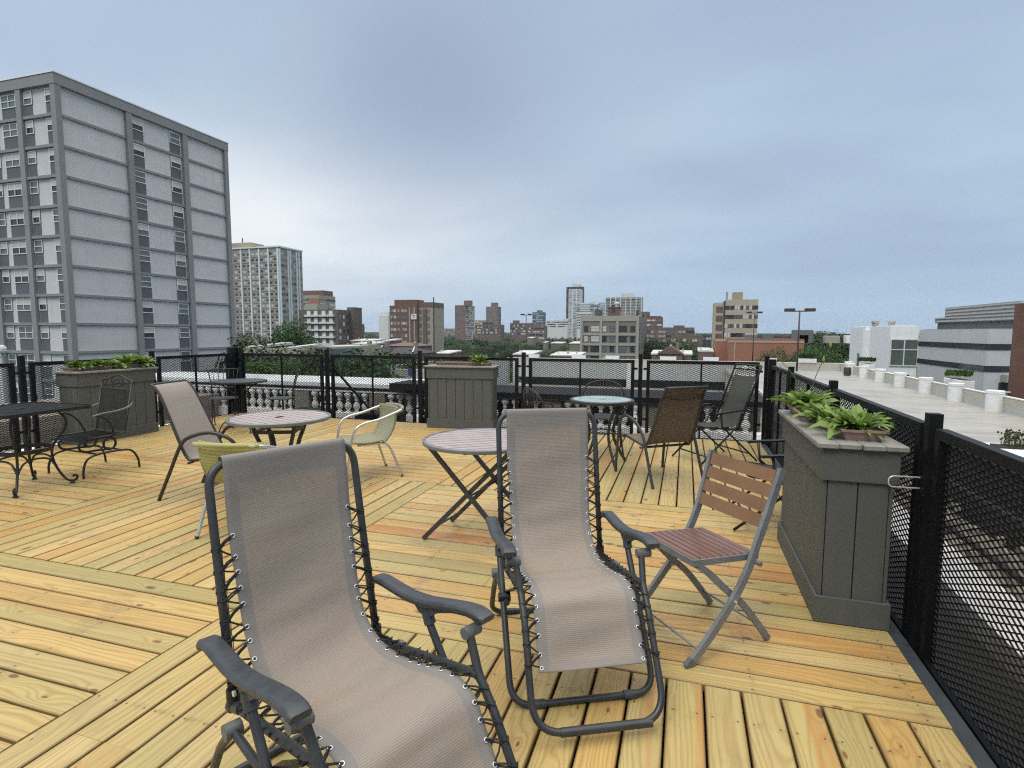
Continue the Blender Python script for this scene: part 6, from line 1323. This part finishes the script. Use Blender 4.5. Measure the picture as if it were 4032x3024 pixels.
MB().grid(lambda u, v: Vector((.30 * math.sin(u * 1.0) * math.cos(v * 2 * PI), .30 * (1 - math.cos(u * 1.0)), .30 * math.sin(u * 1.0) * math.sin(v * 2 * PI) + .3)), 6, 20).build('dish', M['w_greypanel'], e, True, solid=.03); MB().tube([(0, .1, .3), (0, .3, -.6)], .05, 6).build('mast', M['w_greyframe'], e); MB().tube([(0, -.5, .3), (0, 0, -.1)], .03, 6).build('feed_arm', M['w_greyframe'], e)

# ---------------- trees
def crown_mesh(name, seed, r, hgt, n, mat, leaf=.5, flat=.8):
    rr = random.Random(seed); V = []; Fc = []; A = []
    lobes = [(Vector((rr.uniform(-.55, .55) * r, rr.uniform(-.55, .55) * r, rr.uniform(.1, .85) * hgt)), rr.uniform(.35, .6) * r) for _ in range(13)]
    for k in range(n):
        c, q = rr.choice(lobes); d = Vector((rr.gauss(0, 1), rr.gauss(0, 1), rr.gauss(0, 1) * flat + .15)).normalized(); rad = q * (rr.uniform(.45, 1.0) ** .4) * rr.uniform(.88, 1.12)
        p = c + d * rad; nrm = (d + Vector((rr.uniform(-.7, .7), rr.uniform(-.7, .7), rr.uniform(-.2, .8)))).normalized(); u = nrm.orthogonal().normalized(); v = nrm.cross(u); a = rr.uniform(0, PI); u, v = u * math.cos(a) + v * math.sin(a), v * math.cos(a) - u * math.sin(a)
        s_ = leaf * rr.uniform(.5, 1.2); i = len(V); tone = rr.random() * .75 + (.25 if rr.random() < .3 else 0)
        V += [tuple(p - u * s_), tuple(p + v * s_ * .5), tuple(p + u * s_), tuple(p - v * s_ * .6)]; Fc.append((i, i + 1, i + 2, i + 3)); A += [tone, 0, 0] * 4
    q = np.array(V); rad = np.percentile(np.hypot(q[:, 0], q[:, 1]), 98); z0, z1 = np.percentile(q[:, 2], 1), np.percentile(q[:, 2], 99.5); q[:, :2] *= r / rad; q[:, 2] = (q[:, 2] - z0) / (z1 - z0) * hgt; V = [tuple(v) for v in q.tolist()]
    me = bpy.data.meshes.new(name); me.from_pydata(V, [], Fc); me.materials.append(M[mat]); at = me.attributes.new('lf', 'FLOAT_VECTOR', 'POINT'); at.data.foreach_set('vector', A); return me
def make_tree(name, seed, r, h, n, mat='foliage', leaf=.5):
    root = bpy.data.objects.new(name, None); C.objects.link(root); ch = h * .62
    cr = bpy.data.objects.new('crown', crown_mesh('crown', seed, r, ch, n, mat, leaf)); C.objects.link(cr); cr.parent = root; cr.location = (0, 0, h - ch)
    m = MB(); rr = random.Random(seed); m.tube([(0, 0, 0), (.1, .05, h * .3), (.05, 0, h * .6)], .26 * h / 10, 7, scale=[1.2, .8, .5])
    for k in range(5): a = k * 1.26 + rr.random(); m.tube([(0, 0, h * (.28 + .05 * k)), (r * .35 * math.cos(a), r * .35 * math.sin(a), h * (.45 + .05 * k)), (r * .65 * math.cos(a), r * .65 * math.sin(a), h * (.6 + .05 * k))], .11 * h / 10, 5, scale=[1, .7, .35])
    m.build('trunk', M['bark'], root, True); return root
TG = 'trees of the neighbourhood beyond the fence'
TL = 'leafy green tree among the crowded treetops of the distant neighbourhood'
protos = [make_tree('tree', 31 + i, 5.2 + i * .4, 11 + (i % 3) * 1.2, 15000, 'foliage', .25) for i in range(5)]
used = [0] * 5
# specimen trees one can pick out
def place(i, loc, sc, rz, label, group=None):
    t = protos[i]
    if used[i]: t = copy_tree(protos[i])
    used[i] = 1; t.location = loc; t.scale = sc if isinstance(sc, tuple) else (sc, sc, sc); t.rotation_euler = (0, 0, rz); t['label'] = label; t['category'] = 'tree'
    if group: t['group'] = group
    return t
def tree_at(i, px, ty, D, w, label, rz=0):   # top at ty, crown width w metres
    p = atD(px, ty, D); h0 = 11 + (i % 3) * 1.2; r0 = 5.2 + i * .4; return place(i, (p.x, p.y, GZ), (w / 2 / r0 / .98, w / 2 / r0 / .98, (p.z - GZ) / h0), rz, label)
tree_at(0, x2(760, 0)[0], x2(0, 905)[1], 150, 15.5, 'large dark round crowned tree in front of the finned tower and the balcony building', 1)
tree_at(1, x2(300, 0)[0], x2(0, 1025)[1], 170, 17, 'dark green tree at the foot of the finned tower next to the grey block', 2)
tree_at(2, x2(520, 0)[0], x2(0, 1095)[1], 110, 13, 'low spreading tree left of and below the big dark round crowned tree', 3)
tree_at(3, 1120, 1398, 52, 11, 'dark tree behind the round bistro table, in front of the tan brick apartments', .5)
tree_at(4, 1010, 1396, 50, 9, 'dark tree right beside the corner post of the deck', 1.5)
tree_at(1, 1290, 1410, 50, 7.5, 'dark tree between the blue wall and the fence post', 2.5)
tree_at(2, 1410, 1396, 60, 14, 'olive green ivy covered tree behind the braced fence panel', .8)
tree_at(3, 1545, 1402, 70, 12, 'brownish green tree above the pale garage wall, left of the middle planter', 1.8)
tree_at(0, 1255, 1500, 43, 4, 'small tree close to the end of the white roof coping', 2.2)
tree_at(0, 1075, 1366, 58, 11, 'tallest dark tree rising above the fence rail behind the round bistro table', 2.8)
hd = empty('hedge', atD(1050, 1486, 40), 0, 'bright green leafy treetop just above the white coping behind the bistro table', 'hedge')
cm = bpy.data.objects.new('foliage', crown_mesh('foliage', 77, 2.0, 2.0, 9000, 'foliage_light', .10)); C.objects.link(cm); cm.parent = hd; cm.scale = (1.15, 1, .55)
tree_at(4, x3(1830, 0)[0], x3(0, 570)[1], 200, 20, 'rounded tree behind the brown gabled house', 3.1)
tree_at(0, x3(2020, 0)[0], x3(0, 600)[1], 190, 15, 'bushy tree right of the brown gabled house', .3)
tree_at(1, x4(590, 0)[0], x4(0, 548)[1], 118, 7.5, 'pale green young tree in front of the red brick building', 1.1)
tree_at(2, x4(890, 0)[0], x4(0, 432)[1], 230, 22, 'tall tree rising left of the white building', 1.9)
tree_at(3, x4(1010, 0)[0], x4(0, 438)[1], 210, 22, 'tall dense tree touching the left edge of the white building', 2.4)
tree_at(4, x4(830, 0)[0], x4(0, 520)[1], 160, 12, 'lower tree behind the double lamp post', 1.)
rr = random.Random(99); cnt = 0
blocks = []
while cnt < 275:
    D = 130 + 720 * rr.random() ** .85; px = rr.uniform(880, 3420)
    if 2300 < px < 2620 and D < 185: continue
    if px > 2760 and px < 3200 and D < 200: continue
    if px > 3060 and D < 140: continue
    p = atD(px, 1306, D); h = rr.uniform(9.5, 13.5) + (1.5 if px > 3000 else 0)
    if any((p.x - a) ** 2 + (p.y - b) ** 2 < 36 for a, b in blocks): continue
    blocks.append((p.x, p.y)); i = rr.randrange(5); h0 = 11 + (i % 3) * 1.2; s = rr.uniform(.85, 1.35) * (1 + D / 1400)
    place(i, (p.x, p.y, GZ), (s, s, h / h0), rr.uniform(0, 6), TL, TG); cnt += 1
# far wood reads as one mass
V = []; Fc = []; A = []
for k in range(42000):
    D = 500 * (3400 / 500) ** (rr.random() ** .7); px = rr.uniform(500, 3800); p = atD(px, 1306, D); s = rr.uniform(1.3, 2.2) * (1 + D / 2500); top = -7.5 + (H - .0019 * min(D, 3400) + 7.5) * min(1, (D - 500) / 1500) + (1.5 if px > 2950 and D < 1500 else 0); hh = top - 1 - rr.random() * 8 + 1.6 * math.sin(p.x * .02) * math.cos(p.y * .015) * (1 if D < 2000 else .4)
    n_ = Vector((rr.gauss(0, .5), -1 + rr.gauss(0, .5), rr.gauss(.5, .5))).normalized(); u = n_.orthogonal().normalized() * s; v = n_.cross(u); c = Vector((p.x, p.y, hh)); i = len(V); t_ = rr.random()
    V += [tuple(c - u), tuple(c + v * .8), tuple(c + u), tuple(c - v * .8)]; Fc.append((i, i + 1, i + 2, i + 3)); A += [t_, 0, 0] * 4
me = bpy.data.meshes.new('far_wood'); me.from_pydata(V, [], Fc); me.materials.append(M['foliage']); at = me.attributes.new('lf', 'FLOAT_VECTOR', 'POINT'); at.data.foreach_set('vector', A)
o = bpy.data.objects.new('far_wood', me); C.objects.link(o); tag(o, 'dark green belt of woods along the horizon', 'woods', kind='stuff')

# ================================================================== HAZE, SKY, LIGHT, CAMERA
hz = MB().box(-2600, 2600, -200, 3600, GZ - 1, 75).build('haze', simple('haze_dummy', (1, 1, 1)) if False else bpy.data.materials.new('haze_air')); tag(hz, kind='stuff')
hm = hz.data.materials[0]; hm.use_nodes = True; nt = hm.node_tree; nt.nodes.clear(); ou = nt.nodes.new('ShaderNodeOutputMaterial'); pv = nt.nodes.new('ShaderNodeVolumePrincipled'); pv.inputs['Color'].default_value = (.80, .88, 1, 1); pv.inputs['Density'].default_value = 0.00010; nt.links.new(pv.outputs[0], ou.inputs['Volume'])

sun_el, sun_az = R(52), R(200)
w = bpy.data.worlds.new('World'); bpy.context.scene.world = w; w.use_nodes = True; nt = w.node_tree; nt.nodes.clear()
class WN(NT):
    def __init__(s): s.t = nt
W = WN(); out = nt.nodes.new('ShaderNodeOutputWorld'); bg = nt.nodes.new('ShaderNodeBackground'); bg.inputs['Strength'].default_value = .1; nt.links.new(bg.outputs[0], out.inputs[0])
sky = nt.nodes.new('ShaderNodeTexSky'); sky.sky_type = 'NISHITA'; sky.sun_disc = False; sky.sun_elevation = sun_el; sky.sun_rotation = sun_az; sky.air_density = 1; sky.dust_density = 2
g = nt.nodes.new('ShaderNodeTexCoord').outputs['Generated']; sp = nt.nodes.new('ShaderNodeSeparateXYZ'); nt.links.new(g, sp.inputs[0]); X, Y, Z = sp.outputs
az = W.math('ARCTAN2', X, Y)      # 0 = +Y, to the right positive
# cloud deck projected on a plane so that bands flatten toward the horizon
iz = W.math('DIVIDE', 1., W.math('ADD', W.math('MAXIMUM', Z, 0.), .16)); cv = nt.nodes.new('ShaderNodeCombineXYZ'); nt.links.new(W.math('MULTIPLY', X, iz), cv.inputs[0]); nt.links.new(W.math('MULTIPLY', Y, iz), cv.inputs[1]); cv = cv.outputs[0]
n1 = W.noise(W.mapv(cv, (.55, .8, 1), (3.1, .7, 0), (0, 0, R(25))), 1., 3, .45, .2); n2 = W.noise(W.mapv(cv, (1.4, 1.9, 1), (7, 2, 0), (0, 0, R(25))), 1., 4, .5, .2)
f = W.math('ADD', W.math('MULTIPLY', n1, .80), W.math('MULTIPLY', n2, .20))
col = W.ramp(f, [(.30, (2.5, 3.2, 4.5)), (.45, (2.85, 3.75, 5.1)), (.56, (3.2, 4.2, 5.45)), (.70, (4.0, 4.95, 6.05)), (.85, (4.8, 5.65, 6.5))])
# calmer blue at the horizon
hor = W.math('SUBTRACT', 1., W.math('MULTIPLY', W.math('MAXIMUM', Z, 0.), 5.5), clamp=True)
col = W.mix(W.math('MULTIPLY', hor, .75), col, (2.65, 3.85, 5.5))
# bright break in the clouds low at the left
da = W.math('SUBTRACT', az, R(-40)); dz = W.math('SUBTRACT', Z, .17); br = W.math('POWER', 2.718, W.math('MULTIPLY', W.math('ADD', W.math('MULTIPLY', W.math('MULTIPLY', da, da), 6.), W.math('MULTIPLY', W.math('MULTIPLY', dz, dz), 60.)), -1.))
col = W.mix(W.math('MULTIPLY', br, W.math('MULTIPLY_ADD', n2, .8, .5, clamp=True)), col, (6.5, 6.9, 7.4))
# darker violet grey cloud up in the middle
da = W.math('SUBTRACT', az, R(-25)); dz = W.math('SUBTRACT', Z, .38); dk = W.math('POWER', 2.718, W.math('MULTIPLY', W.math('ADD', W.math('MULTIPLY', W.math('MULTIPLY', da, da), 13.), W.math('MULTIPLY', W.math('MULTIPLY', dz, dz), 26.)), -1.))
col = W.mix(W.math('MULTIPLY', dk, W.math('MULTIPLY_ADD', n1, 1.2, .1, clamp=True)), col, (2.35, 2.85, 4.1))
col = W.mix(.93, sky.outputs[0], col)
wz = W.math('MULTIPLY', W.math('SUBTRACT', Z, .50, clamp=True), 3.5, clamp=True)
col = W.mix(wz, col, (5.9, 5.7, 5.4))
zb = W.math('MULTIPLY_ADD', W.math('SUBTRACT', Z, .55, clamp=True), 5.5, 1.0)   # overcast sky is brightest overhead
col = W.mix(1., col, (1.10, 1.08, 1.03), 'MULTIPLY')
vm = nt.nodes.new('ShaderNodeVectorMath'); vm.operation = 'SCALE'; nt.links.new(col, vm.inputs[0]); nt.links.new(zb, vm.inputs['Scale']); nt.links.new(vm.outputs[0], bg.inputs['Color'])

sl = bpy.data.lights.new('sun', 'SUN'); sl.energy = 1.0; sl.angle = R(22); sl.color = (1, .95, .88); so = bpy.data.objects.new('sun', sl); C.objects.link(so)
dirv = Vector((math.sin(sun_az) * math.cos(sun_el), math.cos(sun_az) * math.cos(sun_el), math.sin(sun_el))); so.rotation_euler = dirv.to_track_quat('Z', 'Y').to_euler()

cam = bpy.data.cameras.new('camera'); cam.sensor_width = 36; cam.lens = F / CW * 36; cam.clip_start = .05; cam.clip_end = 20000
co = bpy.data.objects.new('camera', cam); C.objects.link(co); co.location = (0, 0, H)
mt = Matrix((( RX.x, -DN.x, -FW.x), (RX.y, -DN.y, -FW.y), (RX.z, -DN.z, -FW.z))); co.rotation_euler = mt.to_euler()
sc = bpy.context.scene; sc.camera = co
vs_ = sc.view_settings; vs_.view_transform = 'Standard'; vs_.look = 'None'; vs_.exposure = .42; vs_.gamma = 1; vs_.use_curve_mapping = False
sc.cycles.max_bounces = 6; sc.cycles.transparent_max_bounces = 12; sc.cycles.volume_bounces = 0; sc.cycles.use_denoising = False; sc.cycles.filter_width = 1.2; sc.cycles.adaptive_threshold = .008
